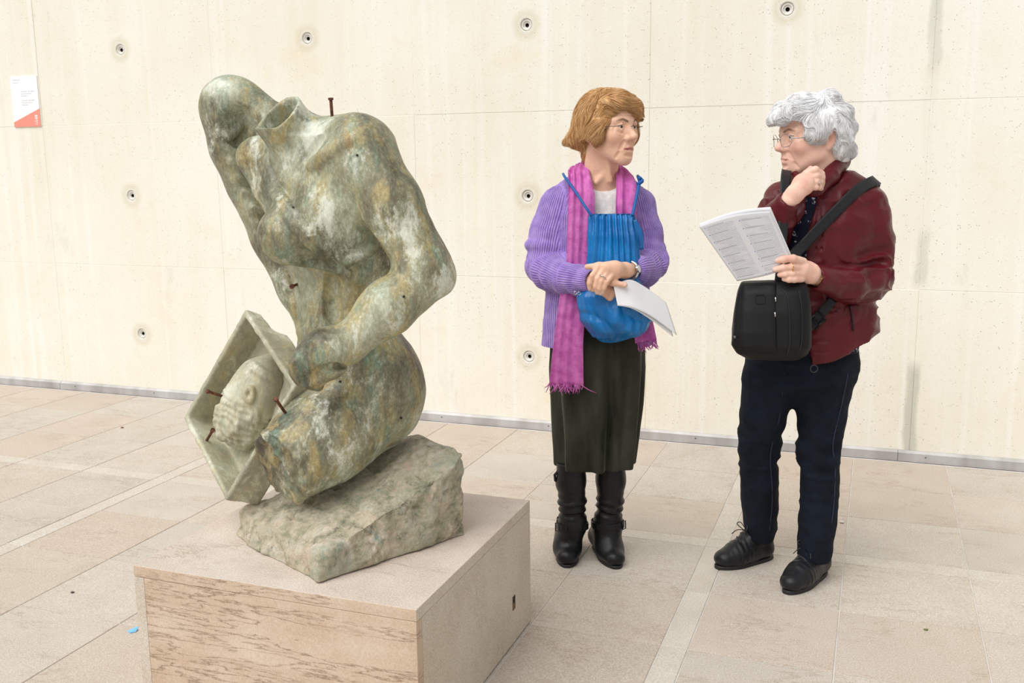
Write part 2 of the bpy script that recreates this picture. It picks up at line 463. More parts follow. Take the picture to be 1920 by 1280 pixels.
def panel(x0, x1, z0, z1, yo):
    """one cast panel with a conical tie hole at its middle, front face at y = WALL_Y"""
    g = 0.0010; x0 += g; x1 -= g; z0 += g * (z0 > 0); z1 -= g
    cx, cz = (x0 + x1) / 2, (z0 + z1) / 2 + (0.0 if z0 > 0.1 else -0.015)
    if z0 < 0.1: cz = 0.391
    bm = bmesh.new(); n = 32; y = WALL_Y + yo; b = 0.0012
    def sq(a, mx, mz):
        c, s_ = math.cos(a), math.sin(a); t = 1 / max(abs(c), abs(s_)); return c * t, s_ * t
    rings = []
    ring = []
    for k in range(n):
        a = 2 * math.pi * (k + 0.5) / n if False else 2 * math.pi * k / n
        u, w = sq(a, 1, 1)
        ring.append((((x1 - b) if u > 0 else (x0 + b)) if abs(u) > 0.999 else cx + u * ((x1 - cx - b) if u > 0 else (cx - x0 - b)),
                     ((z1 - b) if w > 0 else (z0 + b)) if abs(w) > 0.999 else cz + w * ((z1 - cz - b) if w > 0 else (cz - z0 - b))))
    back = [(x1 if abs(px - (x1 - b)) < 1e-6 else x0 if abs(px - (x0 + b)) < 1e-6 else px,
             z1 if abs(pz - (z1 - b)) < 1e-6 else z0 if abs(pz - (z0 + b)) < 1e-6 else pz) for px, pz in ring]
    R = [[bm.verts.new((px, y + 0.035, pz)) for px, pz in back], [bm.verts.new((px, y + b, pz)) for px, pz in back],
         [bm.verts.new((px, y, pz)) for px, pz in ring]]
    for r_, dy in ((0.060, 0.0), (0.034, 0.0), (0.030, 0.004), (0.028, 0.028)):
        R.append([bm.verts.new((cx + r_ * math.cos(2 * math.pi * k / n), y + dy, cz + r_ * math.sin(2 * math.pi * k / n))) for k in range(n)])
    for a, c in zip(R[:-1], R[1:]):
        for k in range(n): bm.faces.new((a[k], a[(k + 1) % n], c[(k + 1) % n], c[k]))
    bmesh.ops.recalc_face_normals(bm, faces=bm.faces)
    bm_obj('concrete_panel', bm, CONC, wall)
    return cx, y, cz
plug_me = None
def plug(cx, y, cz, rot):
    global plug_me
    if plug_me is None:
        bm = bmesh.new(); n = 24; R = []
        for r_, dy in ((0.0295, 0.016), (0.027, 0.006), (0.021, 0.005), (0.018, 0.012), (0.010, 0.014), (0.0085, 0.010), (0.0075, 0.022)):
            R.append([bm.verts.new((r_ * math.cos(2 * math.pi * k / n), dy, r_ * math.sin(2 * math.pi * k / n))) for k in range(n)])
        for a, c in zip(R[:-1], R[1:]):
            for k in range(n): bm.faces.new((a[k], a[(k + 1) % n], c[(k + 1) % n], c[k]))
        bm.faces.new(R[-1]); bmesh.ops.recalc_face_normals(bm, faces=bm.faces)
        plug_me = bpy.data.meshes.new('tie_plug'); bm.to_mesh(plug_me); bm.free(); plug_me.materials.append(PLUG); plug_me.materials.append(DARK)
        for p in plug_me.polygons:
            p.use_smooth = True
            if all((plug_me.vertices[i].co.x ** 2 + plug_me.vertices[i].co.z ** 2) < 0.0101 ** 2 for i in p.vertices): p.material_index = 1
    o = bpy.data.objects.new('tie_plug', plug_me); o.location = (cx, y, cz); o.rotation_euler = (0, rot, 0); link(o, wall)
for i in range(len(JX) - 1):
    for j in range(len(JZ) - 1):
        c = panel(JX[i], JX[i + 1], JZ[j], JZ[j + 1], random.uniform(-0.0012, 0.0012))
        plug(*c, random.uniform(0, 6.28))

for x in JX[1:-1]:
    bm = bmesh.new(); box_bm(bm, (x - 0.0012, WALL_Y + 0.0016, 0), (x + 0.0012, WALL_Y + 0.032, JZ[-1])); bm_obj('joint', bm, CONC, wall)
for z in JZ[1:-1]:
    bm = bmesh.new(); box_bm(bm, (JX[0], WALL_Y + 0.0014, z - 0.0012), (JX[-1], WALL_Y + 0.032, z + 0.0012)); bm_obj('joint', bm, CONC, wall)
# steel flashing along the foot of the wall
ST = Mat('brushed_steel', 0.38, 0.75); _p = ST.pos((3, 1, 1))
ST.col(ST.ramp(ST.noise(_p, 2.5, 4), [(0.3, srgb(182, 180, 178)), (0.7, srgb(222, 222, 224))])); ST = ST.m
base = bpy.data.objects.new('baseboard_back', None); link(base); tag(base, 'low grey steel flashing along the foot of the concrete wall', kind='structure')
SX = [JX[0], -4.9, -2.95, -1.55, 0.145, JX[-1]]
SCREW = plain('screw_grey', srgb(120, 120, 122), 0.4, 0.8)
for a, b in zip(SX[:-1], SX[1:]):
    bm = bmesh.new(); a += 0.0012; b -= 0.0012
    prof = [(-0.022, 0.0), (-0.022, 0.012), (-0.019, 0.040), (-0.004, 0.050), (0.0, 0.050), (0.0, 0.0)]
    va = [bm.verts.new((a, WALL_Y - 0.002 + y, z)) for y, z in prof]; vb = [bm.verts.new((b, WALL_Y - 0.002 + y, z)) for y, z in prof]
    for k in range(len(prof)): bm.faces.new((va[k], vb[k], vb[(k + 1) % 6], va[(k + 1) % 6]))
    bm.faces.new(va); bm.faces.new(vb[::-1]); bmesh.ops.recalc_face_normals(bm, faces=bm.faces)
    seg = bm_obj('steel_strip', bm, ST, base)
    x = a + 0.12
    while x < b:
        bm = bmesh.new(); bmesh.ops.create_uvsphere(bm, u_segments=10, v_segments=6, radius=0.0042, matrix=Matrix.Translation((x, WALL_Y - 0.0225, 0.026)) @ Matrix.Diagonal((1, 0.5, 1, 1)))
        bm_obj('screw', bm, SCREW, seg, True); x += 0.62

# stone floor
def limestone(name, cols, var=0.62, vein=0.75, joint=False):
    M = Mat(name, 0.62, spec=0.35); p = M.pos()
    oi = M.n('ShaderNodeObjectInfo').outputs['Random']
    off = M.n('ShaderNodeVectorMath', operation='ADD'); M.l(p, off.inputs[0])
    cb = M.n('ShaderNodeCombineXYZ'); M.l(M.math('MULTIPLY', oi, 37.0), cb.inputs[0]); M.l(M.math('MULTIPLY', oi, 91.0), cb.inputs[2]); M.l(cb.outputs[0], off.inputs[1])
    q = off.outputs[0]
    c = M.ramp(M.noise(q, 5.0, 6, 0.65), [(0.30, cols[0]), (0.50, cols[1]), (0.70, cols[2])])
    tint = M.ramp(oi, [(0.0, srgb(184, 165, 146)), (0.3, srgb(194, 185, 174)), (0.6, srgb(180, 174, 164)), (0.85, srgb(192, 175, 160)), (1.0, srgb(174, 160, 144))])
    c = M.mix(var, c, tint)
    mp = M.n('ShaderNodeMapping'); mp.inputs['Scale'].default_value = (1.0, 3.2, 1.0); M.l(q, mp.inputs[0])
    w = M.noise(mp.outputs[0], 3.2, 7, 0.72, 0.5)
    ln = M.ramp(M.math('ABSOLUTE', M.math('SUBTRACT', w, 0.5)), [(0.0, 1.0), (0.018, 0.0)])
    ln = M.math('MULTIPLY', ln, M.ramp(M.noise(q, 4.0, 2), [(0.46, 0.0), (0.62, vein)]))
    c = M.mix(ln, c, srgb(150, 124, 100))
    sp = M.noise(q, 210.0, 2, 0.6)
    c = M.mix(0.26, c, M.ramp(sp, [(0.32, srgb(150, 132, 114)), (0.5, srgb(205, 195, 182)), (0.68, srgb(250, 247, 240))]))
    h = M.math('SUBTRACT', M.math('MULTIPLY', sp, 0.25), ln)
    M.col(c).bump(h, 0.25, 0.004)
    return M.m
TILE = limestone('limestone_tile', (srgb(174, 161, 147), srgb(190, 178, 165), srgb(204, 195, 184)))
BAND = limestone('pale_limestone_band', (srgb(190, 181, 168), srgb(200, 192, 180), srgb(210, 203, 192)), 0.15, 0.1)
GROUT = Mat('grout', 0.9, spec=0.2); GROUT.col(GROUT.ramp(GROUT.noise(GROUT.pos(), 8, 3), [(0.3, srgb(196, 190, 182)), (0.7, srgb(220, 216, 212))])); GROUT = GROUT.m
fb = bmesh.new(); box_bm(fb, (-11.5, -5.0, -0.20), (5.5, WALL_Y + 0.25, -0.003))
floor = tag(bm_obj('floor', fb, GROUT), 'beige limestone slab floor with pale cross bands', kind='structure')
XS = []
for k in (-3, -2, -1, 0, 1):
    b = -0.457 + 2.515 * k          # right edge of a band
    XS.append((b - 0.079, b, True))
    xs = np.linspace(b, b + 2.515 - 0.079, 7)
    XS += [(xs[i], xs[i + 1], False) for i in range(6)]
XS = [x for x in XS if x[1] > -6.2 and x[0] < 1.7]
YS = [(3.510, 3.593, True), (0.995, 1.078, True)]
ys = np.linspace(1.078, 3.510, 7); YS += [(ys[i], ys[i + 1], False) for i in range(6)]
ys = [3.593, 4.006, 4.422, 4.845]; YS += [(ys[i], ys[i + 1], False) for i in range(3)]
cache = {}
def tile(x0, x1, y0, y1, mat, name):
    g = 0.0021; w, d = round(x1 - x0 - 2 * g, 4), round(y1 - y0 - 2 * g, 4); key = (w, d, mat.name)
    if key not in cache:
        bm = bmesh.new(); b = 0.0012
        lo = [bm.verts.new((sx * w / 2, sy * d / 2, -0.012)) for sx, sy in ((-1, -1), (1, -1), (1, 1), (-1, 1))]
        mi = [bm.verts.new((v.co.x, v.co.y, -b)) for v in lo]
        hi = [bm.verts.new((v.co.x - math.copysign(b, v.co.x), v.co.y - math.copysign(b, v.co.y), 0)) for v in lo]
        for A, B in ((lo, mi), (mi, hi)):
            for k in range(4): bm.faces.new((A[k], A[(k + 1) % 4], B[(k + 1) % 4], B[k]))
        bm.faces.new(hi)
        me = bpy.data.meshes.new(name); bm.to_mesh(me); bm.free(); me.materials.append(mat); cache[key] = me
    o = bpy.data.objects.new(name, cache[key]); o.location = ((x0 + x1) / 2, (y0 + y1) / 2, random.uniform(-0.0006, 0.0)); link(o, floor)
for x0, x1, bx in XS:
    for y0, y1, by in YS:
        if y0 < 1.4 and not by and x0 < -3.2: continue
        if bx and not by: tile(x0, x1, y0, y1, BAND, 'stone_band')
        elif by: tile(x0, x1, y0, y1, BAND, 'stone_band')
        else: tile(x0, x1, y0, y1, TILE, 'floor_tile')
# ================================================================== stone pedestal
def travertine():
    M = Mat('banded_limestone', 0.55, spec=0.4); p = M.pos()
    c = M.ramp(M.noise(p, 4.0, 5, 0.6), [(0.3, srgb(190, 164, 138)), (0.5, srgb(202, 179, 154)), (0.7, srgb(214, 195, 174))])
    band = M.noise(M.pos((0.7, 0.7, 9.0)), 1.6, 6, 0.62, 0.25)
    c = M.mix(M.ramp(band, [(0.42, 0.0), (0.60, 0.42)]), c, srgb(186, 156, 128))
    w = M.noise(M.pos((1.0, 1.0, 9.0)), 1.3, 8, 0.60, 0.1)
    ln = M.math('MAXIMUM', M.ramp(M.math('ABSOLUTE', M.math('SUBTRACT', w, 0.50)), [(0.0, 1.0), (0.010, 0.0)]),
                M.ramp(M.math('ABSOLUTE', M.math('SUBTRACT', w, 0.56)), [(0.0, 0.9), (0.009, 0.0)]))
    ln = M.math('MULTIPLY', ln, M.ramp(M.noise(M.pos((1, 1, 3)), 3.0, 2), [(0.30, 0.25), (0.50, 0.95)]))
    c = M.mix(ln, c, srgb(138, 104, 78))
    sp = M.noise(p, 240, 2)
    c = M.mix(0.16, c, M.ramp(sp, [(0.3, srgb(150, 125, 100)), (0.7, srgb(248, 240, 228))]))
    M.col(c).bump(M.math('SUBTRACT', M.math('MULTIPLY', sp, 0.2), ln), 0.3, 0.004); return M.m
TRAV = travertine()
TRAV2 = limestone('plain_limestone_side', (srgb(190, 176, 158), srgb(202, 189, 171), srgb(212, 201, 186)), 0.1, 0.45)
TOPST = limestone('pedestal_top_stone', (srgb(196, 178, 164), srgb(210, 194, 181), srgb(222, 210, 199)), 0.1, 0.7)
PX0, PX1, PY0, PY1, PH = -1.752, -0.949, 1.923, 2.720, 0.395
ped = root('stone_pedestal', loc=((PX0 + PX1) / 2, (PY0 + PY1) / 2, 0), label='low square beige limestone pedestal carrying the bronze sculpture', cat='pedestal')
def pbox(name, lo, hi, mat, bev=0.0012, par=None):
    c = Vector(((PX0 + PX1) / 2, (PY0 + PY1) / 2, 0)); bm = bmesh.new()
    box_bm(bm, Vector(lo) - c, Vector(hi) - c, bev); return bm_obj(name, bm, mat, par or ped)
TH = 0.030
ts = pbox('top_slab', (PX0, PY0, PH - TH), (PX1, PY1, PH), TOPST, 0.0015)
ts.data.materials.append(TRAV); ts.data.materials.append(TRAV2)
for p_ in ts.data.polygons: p_.material_index = 0 if p_.normal.z > 0.6 else (1 if p_.normal.y < -0.6 else 2)
pbox('front_panel', (PX0 + 0.031, PY0, 0.004), (PX1 - 0.0006, PY0 + 0.03, PH - TH - 0.0008), TRAV)
pbox('side_panel', (PX1 - 0.03, PY0 + 0.0306, 0.004), (PX1, PY1, PH - TH - 0.0008), TRAV2)
pbox('side_panel', (PX0, PY0, 0.004), (PX0 + 0.0304, PY1, PH - TH - 0.0008), TRAV2)
pbox('back_panel', (PX0 + 0.031, PY1 - 0.03, 0.004), (PX1 - 0.0306, PY1 - 0.0006, PH - TH - 0.0008), TRAV2)
pbox('core', (PX0 + 0.02, PY0 + 0.02, 0.0), (PX1 - 0.02, PY1 - 0.02, PH - TH - 0.002), GROUT, 0.0)
# small square mortise in the right-hand side panel
hp = None
for yy in np.linspace(PY0, PY1, 400):
    v = ROT.T @ (V(PX1, yy, 0.10) - CAM); px = CX + FPX * v[0] / v[2]
    if px < 964: hy = yy
pbox('mortise', (PX1 - 0.012, hy - 0.011, 0.107), (PX1 + 0.0007, hy + 0.011, 0.150), DARK, 0.0006)
pbox('mortise_plug', (PX1 - 0.012, hy - 0.007, 0.109), (PX1 + 0.0010, hy + 0.004, 0.128), plain('rust_plug', srgb(140, 104, 74), 0.8), 0.0006)

# ================================================================== bronze sculpture
def bronze(name, tone=0.0, bumpy=0.35):
    M = Mat(name, 0.46, 0.04, 0.5); p = M.pos((1, 1, 0.6))
    a = M.noise(p, 5.0, 8, 0.66, 0.15)
    c = M.ramp(a, [(0.30, srgb(76, 70, 60)), (0.41, srgb(120, 116, 98)), (0.50, srgb(156, 154, 132)), (0.59, srgb(180, 182, 162)), (0.72, srgb(222, 225, 212))])
    st = M.noise(M.pos((11, 11, 2.6)), 1.7, 7, 0.68, 0.2)                # streaks running down
    c = M.mix(M.ramp(st, [(0.50, 0.0), (0.62, 0.66)]), c, srgb(188, 168, 116))
    st2 = M.noise(M.pos((15, 15, 2.6)), 1.4, 7, 0.72, 0.2)
    c = M.mix(M.ramp(st2, [(0.52, 0.0), (0.66, 0.62)]), c, srgb(126, 156, 142))
    dk = M.noise(p, 6.5, 8, 0.74, 0.2)
    c = M.mix(M.ramp(dk, [(0.53, 0.0), (0.63, 0.70)]), c, srgb(84, 78, 66))
    li = M.noise(p, 10.0, 8, 0.78, 0.25)
    c = M.mix(M.ramp(li, [(0.54, 0.0), (0.62, 0.72)]), c, srgb(226, 228, 218))
    rs = M.noise(p, 17.0, 6, 0.72, 0.3)
    c = M.mix(M.ramp(rs, [(0.60, 0.0), (0.70, 0.55)]), c, srgb(160, 120, 82))
    fine = M.noise(p, 120.0, 4, 0.75)
    c = M.mix(0.6, c, M.ramp(fine, [(0.3, srgb(60, 56, 46)), (0.5, srgb(150, 150, 130)), (0.70, srgb(236, 238, 226))]), 'SOFT_LIGHT')
    if tone: c = M.mix(tone, c, srgb(206, 200, 176))
    M.l(M.ramp(a, [(0.3, 0.40), (0.7, 0.62)]), M.b.inputs['Roughness'])
    M.col(c).bump(M.math('ADD', M.math('MULTIPLY', fine, 0.35), M.math('MULTIPLY', li, 0.6)), bumpy, 0.006); return M.m
BR = bronze('patinated_bronze'); BR_H = bronze('patinated_bronze_pale', 0.42, 0.5)
def rock_mat():
    M = Mat('patinated_bronze_rock', 0.6, 0.0, 0.4); p = M.pos()
    a = M.noise(p, 14.0, 8, 0.76, 0.15)
    c = M.ramp(a, [(0.30, srgb(112, 116, 98)), (0.42, srgb(168, 164, 138)), (0.52, srgb(206, 194, 168)), (0.66, srgb(232, 222, 206))])
    g = M.noise(p, 7.0, 8, 0.75, 0.15)
    c = M.mix(M.ramp(g, [(0.50, 0.0), (0.66, 0.60)]), c, srgb(126, 146, 124))
    d = M.noise(p, 22.0, 7, 0.75, 0.1)
    c = M.mix(M.ramp(d, [(0.57, 0.0), (0.68, 0.8)]), c, srgb(92, 94, 80))
    pk = M.noise(p, 17.0, 7, 0.78, 0.2)
    c = M.mix(M.ramp(pk, [(0.57, 0.0), (0.65, 0.85)]), c, srgb(216, 190, 168))
    tq = M.noise(p, 12.0, 6, 0.75)
    c = M.mix(M.ramp(tq, [(0.60, 0.0), (0.70, 0.7)]), c, srgb(106, 150, 136))
    M.col(c).bump(M.math('ADD', a, M.math('MULTIPLY', M.noise(p, 60, 6, 0.75), 0.6)), 0.9, 0.014); return M.m
ROCKM = rock_mat()
RUST = Mat('rusty_iron', 0.75, 0.3); _p = RUST.pos(); RUST.col(RUST.ramp(RUST.noise(_p, 120, 4), [(0.35, srgb(72, 44, 34)), (0.6, srgb(126, 78, 54))])); RUST = RUST.m
SF = Frame(-1.35, 2.33)
sculpt = root('bronze_sculpture', SF, label='weathered green bronze sculpture of a headless winged seated figure holding a box', cat='sculpture')
sculpt.location.z = PH
def S(px, py, y=0.0): return SF.L(px, py, y)
mm = SF.m
PHI = math.radians(-33)
def sput(name, v, q, mat, par=None):
    v = v.copy(); v[:, 2] -= PH; return mesh_np(name, v, q, mat, par or sculpt)
def build_figure():
    X = Vox((-0.50, -0.46, 0.42), (0.52, 0.40, 1.72), 0.0042)
    rows = []
    for py, l, r, yc, ra in ((272, 500, 668, .00, .50), (300, 474, 712, .00, .50), (340, 474, 706, .00, .55), (400, 486, 726, .03, .62), (460, 508, 748, .045, .64), (520, 541, 738, .045, .68),
                             (570, 553, 716, .02, .78), (620, 556, 744, .02, .84), (680, 562, 778, .02, .84), (740, 600, 788, .03, .84), (790, 636, 770, .03, .8), (825, 680, 745, .03, .8)):
        a, b = S(l, py, yc), S(r, py, yc); rows.append((a[2], (a[0] + b[0]) / 2, yc, (b[0] - a[0]) / 2, ra))
    X.loft(rows, 0.0, phi=PHI)
    # pelvis and thigh
    X.ell(S(705, 712, .02), (mm(84), .125, mm(92)), 0.06)
    X.chain([S(700, 748, .01), S(615, 812, -.08), S(525, 876, -.17)], [.128, .124, .104], 0.05)
    # breasts
    nb = nrm(V(-.54, -.84, 0))
    X.ell(S(628, 408, -.085), (.102, .090, .112), 0.06)
    X.ell(S(538, 440, -.070), (.074, .082, .078), 0.045)
    X.rc(S(495, 459, -.10), .010, S(488, 461, -.105), .006, 0.012)
    # shoulders, trapezius
    X.rc(S(676, 286, -.10), .084, S(640, 300, -.04), .075, 0.06)
    X.rc(S(482, 300, .09), .054, S(497, 352, .06), .032, 0.05)
    X.rc(S(584, 262, -.01), .060, S(660, 264, -.07), .062, 0.05)
    X.rc(S(560, 268, .0), .050, S(490, 285, .08), .038, 0.05)
    # arm
    X.chain([S(679, 288, -.11), S(736, 384, -.15), S(791, 490, -.17)], [.083, .073, .066], 0.03)
    X.chain([S(796, 498, -.17), S(826, 522, -.17)], [.062, .030], 0.03)
    X.chain([S(802, 515, -.17), S(728, 578, -.215), S(655, 641, -.235)], [.066, .065, .047], 0.03)
    # neck
    ax = nrm(S(512, 200, -.075) - S(572, 290, -.015))
    c0 = S(521, 214, -.055)
    X.rc(S(574, 290, -.01), .070, c0, .064, 0.035)
    X.rc(c0 - ax * .03, .062, c0 + ax * .05, .070, 0.02)
    nn = nrm(V(-.50, -.50, .72))
    X.plane_cut(c0, nn, c0 - V(.14, .14, .01), c0 + V(.10, .12, .16))
    X.rc(c0 - ax * .075, .048, c0 + ax * .06, .066, 0.004, 's')
    # thigh stump cut: rough broken end
    tn = nrm(S(525, 876, -.17) - S(615, 812, -.08)); ce = S(519, 872, -.165)
    X.plane_cut(ce, nrm(tn + V(-.10, -.30, 0)), ce - V(.22, .22, .22), ce + V(.16, .16, .16), 0.004)
    # hand
    X.chain([S(650, 645, -.237), S(615, 660, -.25), S(590, 672, -.245)], [.046, .060, .052], 0.02)
    for i, (k, m_, t) in enumerate((((578, 658), (557, 680), (566, 700)), ((577, 670), (559, 695), (572, 711)), ((584, 684), (569, 707), (583, 719)), ((596, 694), (583, 712), (596, 723)))):
        yy = -.272 + .008 * i
        X.chain([S(*k, yy + .01), S(*m_, yy - .004), S(*t, yy + .02)], [.024, .019, .016], 0.012)
    X.chain([S(612, 684, -.245), S(590, 698, -.25), S(574, 704, -.255)], [.034, .030, .024], .02)
    # armpit and modelling creases
    X.rc(S(680, 378, -.24), .008, S(716, 440, -.22), .014, 0.02, 's')
    for pts, r, k in ((((488, 300), (505, 345), (530, 390), (560, 432), (600, 475), (645, 505), (690, 534)), .009, .012),
                      (((498, 296), (516, 345), (542, 388), (573, 430), (612, 466), (655, 494), (694, 516)), .0075, .010),
                      (((545, 486), (575, 492), (640, 506), (676, 530)), .007, .012),
                      (((650, 488), (676, 478), (700, 462)), .005, .012)):
        P = [X.hit(SF, *q, off=-0.001) for q in pts]; P = spline(P, 40)
        for a, b in zip(P[:-1], P[1:]): X.rc(a, r, b, r, k)
    for pts, r, k in ((((574, 296), (600, 262), (622, 238)), .004, .014), 
                      (((622, 525), (622, 560), (624, 598)), .004, .03),
                      (((570, 716), (620, 690), (700, 662)), .007, .015)):
        P = [X.hit(SF, *q, off=-0.002) for q in pts]; P = spline(P, 30)
        for a, b in zip(P[:-1], P[1:]): X.rc(a, r, b, r, k, 's')
    # raised collar bone
    P = spline([X.hit(SF, *q, off=-0.005) for q in ((584, 312), (620, 284), (655, 262))], 20)
    for a, b in zip(P[:-1], P[1:]): X.rc(a, .006, b, .005, .022)
    nv = X.hit(SF, 622, 567); X.ell(nv, (.006, .01, .006), .006, 's')
    v, q = X.mesh(); v, q = keep_big(v, q); v = relax(v, q, 2, 0.5); n = normals_np(v, q)
    d = 0.0016 * fbm(v, 22, 3) + 0.0028 * fbm(v, 7, 2, 5)
    e = np.clip(1 - np.abs((v - ce) @ nrm(tn + V(-.10, -.30, 0))) / 0.03, 0, 1) * (np.linalg.norm(v - ce, axis=1) < 0.15)
    d = d + e * (0.011 * fbm(v, 28, 3, 3))
    dr = np.clip(1 - np.linalg.norm((v - S(690, 500, -.06)) / V(.13, .2, .09), axis=1), 0, 1)
    d = d + dr * 0.010 * np.abs(fbm(v * V(1, 1, .6), 30, 3, 9))
    v = v + n * d[:, None]
    sput('figure', v, q, BR)
    return X
FIG = build_figure()
def build_wing():
    X = Vox((-0.54, -0.10, 0.60), (0.12, 0.40, 1.78), 0.0045)
    ch = [(438, 210, .17, 64), (455, 270, .175, 66), (480, 335, .18, 63), (520, 440, .17, 54), (556, 545, .15, 36), (575, 615, .12, 18), (566, 665, .10, 9)]
    n = V(.35, 1, .12)
    X.chain([S(a, b, y) for a, b, y, r in ch], [mm(r, .17) for *_, r in ch], 0.02, flat=(n, .62))
    X.rc(S(430, 200, .19), mm(50), S(510, 222, .14), mm(34), .04, flat=(V(.1, 1, 0), .8))
    # hollowed inner side
    ch2 = [(424, 222, .055, 36), (430, 262, .05, 42), (456, 335, .05, 42), (492, 430, .05, 36), (535, 545, .05, 22)]
    X.chain([S(a, b, y) for a, b, y, r in ch2], [mm(r) for *_, r in ch2], 0.03, 's', flat=(V(.2, 1, 0), 1.9))
    # feather relief
    for k in range(9):
        t = k / 8; a = (408 + 105 * t, 245 + 230 * t); b = (a[0] + 44, a[1] - 8 + 10 * math.sin(k))
        P = spline([X.hit(SF, *a), X.hit(SF, (a[0] + b[0]) / 2, (a[1] + b[1]) / 2 + 14), X.hit(SF, *b)], 10)
        for p0, p1 in zip(P[:-1], P[1:]): X.rc(p0, .007, p1, .005, .012)
    v, q = X.mesh(); v, q = keep_big(v, q); v = relax(v, q, 2, 0.5); n_ = normals_np(v, q)
    inner = np.clip((0.135 - v[:, 1]) / 0.05, 0, 1) * np.clip((1.47 - v[:, 2]) / .05, 0, 1)
    v = v + n_ * (0.0025 * fbm(v, 9, 3) + inner * 0.006 * fbm(v, 34, 3, 4))[:, None]
    sput('wing', v, q, BR)
build_wing()
# hollow box: opening rectangle T-L-B-R with its depth running away from the opening
cT = S(460, 579, .15); _l = S(343, 783, .19) - cT; _r = S(553, 724, -.13) - cT
e1 = nrm(_l); e2 = nrm(_r - e1 * (e1 @ _r)); e3 = np.cross(e1, e2)
if e3[0] < 0: e3 = -e3
LB1, LB2, LB3 = float(np.linalg.norm(_l)), float(np.linalg.norm(_r)), 0.105
def build_box():
    X = Vox((-0.60, -0.26, 0.36), (0.20, 0.58, 1.18), 0.0045)
    c = cT + e1 * LB1 / 2 + e2 * LB2 / 2 + e3 * LB3 / 2; rot = np.array([e1, e2, e3]); t = 0.017
    X.box(c, (LB1 / 2, LB2 / 2, LB3 / 2), rot=rot, rnd=0.004)
    X.box(c - e3 * t, (LB1 / 2 - t, LB2 / 2 - t, LB3 / 2), 0.006, 's', rot=rot, rnd=0.008)
    # broken back edge at the upper right
    b = cT + e3 * (LB3 + .0)
    X.box(b, (.05, .08, .040), 0.02, 's', rot=rot, rnd=0.015)
    b = cT + e3 * (LB3 + .02) + e1 * .01 + e2 * (LB2 + .0)
    X.ell(b, (.07, .07, .07), 0.02, 's')
    v, q = X.mesh(); v, q = keep_big(v, q); v = relax(v, q, 1, 0.4); n = normals_np(v, q)
    v = v + n * (0.0016 * fbm(v, 30, 3, 2) + 0.0016 * fbm(v, 8, 2, 6))[:, None]
    sput('box', v, q, BR_H)
build_box()
def build_head():
    X = Vox((-0.46, -0.10, 0.52), (0.04, 0.32, 1.08), 0.0042)
    up = nrm(S(440, 820, .09) - S(508, 690, .09)); sd = nrm(np.cross(up, V(0, 1, 0))); ff = np.cross(sd, up)
    rot = np.array([up, sd, ff]); c = S(474, 760, .09)
    X.ell(c, (mm(80), mm(56), .080), rot=rot)
    X.ell(S(457, 788, .09), (mm(54), mm(52), .080), 0.04, rot=rot)
    X.rc(S(492, 706, .09), .055, S(530, 690, .14), .052, 0.05)
    X.rc(S(446, 738, .09), .035, S(474, 700, .10), .028, 0.03)
    # jaw towards the left edge and ear
    P = spline([X.hit(SF, *q, off=.004) for q in ((466, 752), (459, 740), (464, 728), (472, 728), (474, 742), (470, 754))], 26)
    for a, b in zip(P[:-1], P[1:]): X.rc(a, .0055, b, .0055, .006)
    for dy in (0, 9):
        P = spline([X.hit(SF, 470 + dy * .6, 690 - dy, off=.001), X.hit(SF, 498, 708 - dy), X.hit(SF, 528, 724 - dy)], 20)
        for a, b in zip(P[:-1], P[1:]): X.rc(a, .0055, b, .0055, .006)
    v, q = X.mesh(); v, q = keep_big(v, q); v = relax(v, q, 1, 0.5); n = normals_np(v, q)
    s = (v - c) @ up
    hair = np.clip((s + 0.03) / 0.04, 0, 1)
    wv = np.sin(s * 330 + 4.0 * fbm(v, 14, 2, 3) + 40 * ((v - c) @ sd))
    v = v + n * (hair * (0.0018 * wv + 0.0075 * fbm(v * V(1.4, 1.4, .8), 34, 3)) + 0.002 * fbm(v, 20, 2, 8))[:, None]
    sput('carved_head', v, q, BR_H)
build_head()
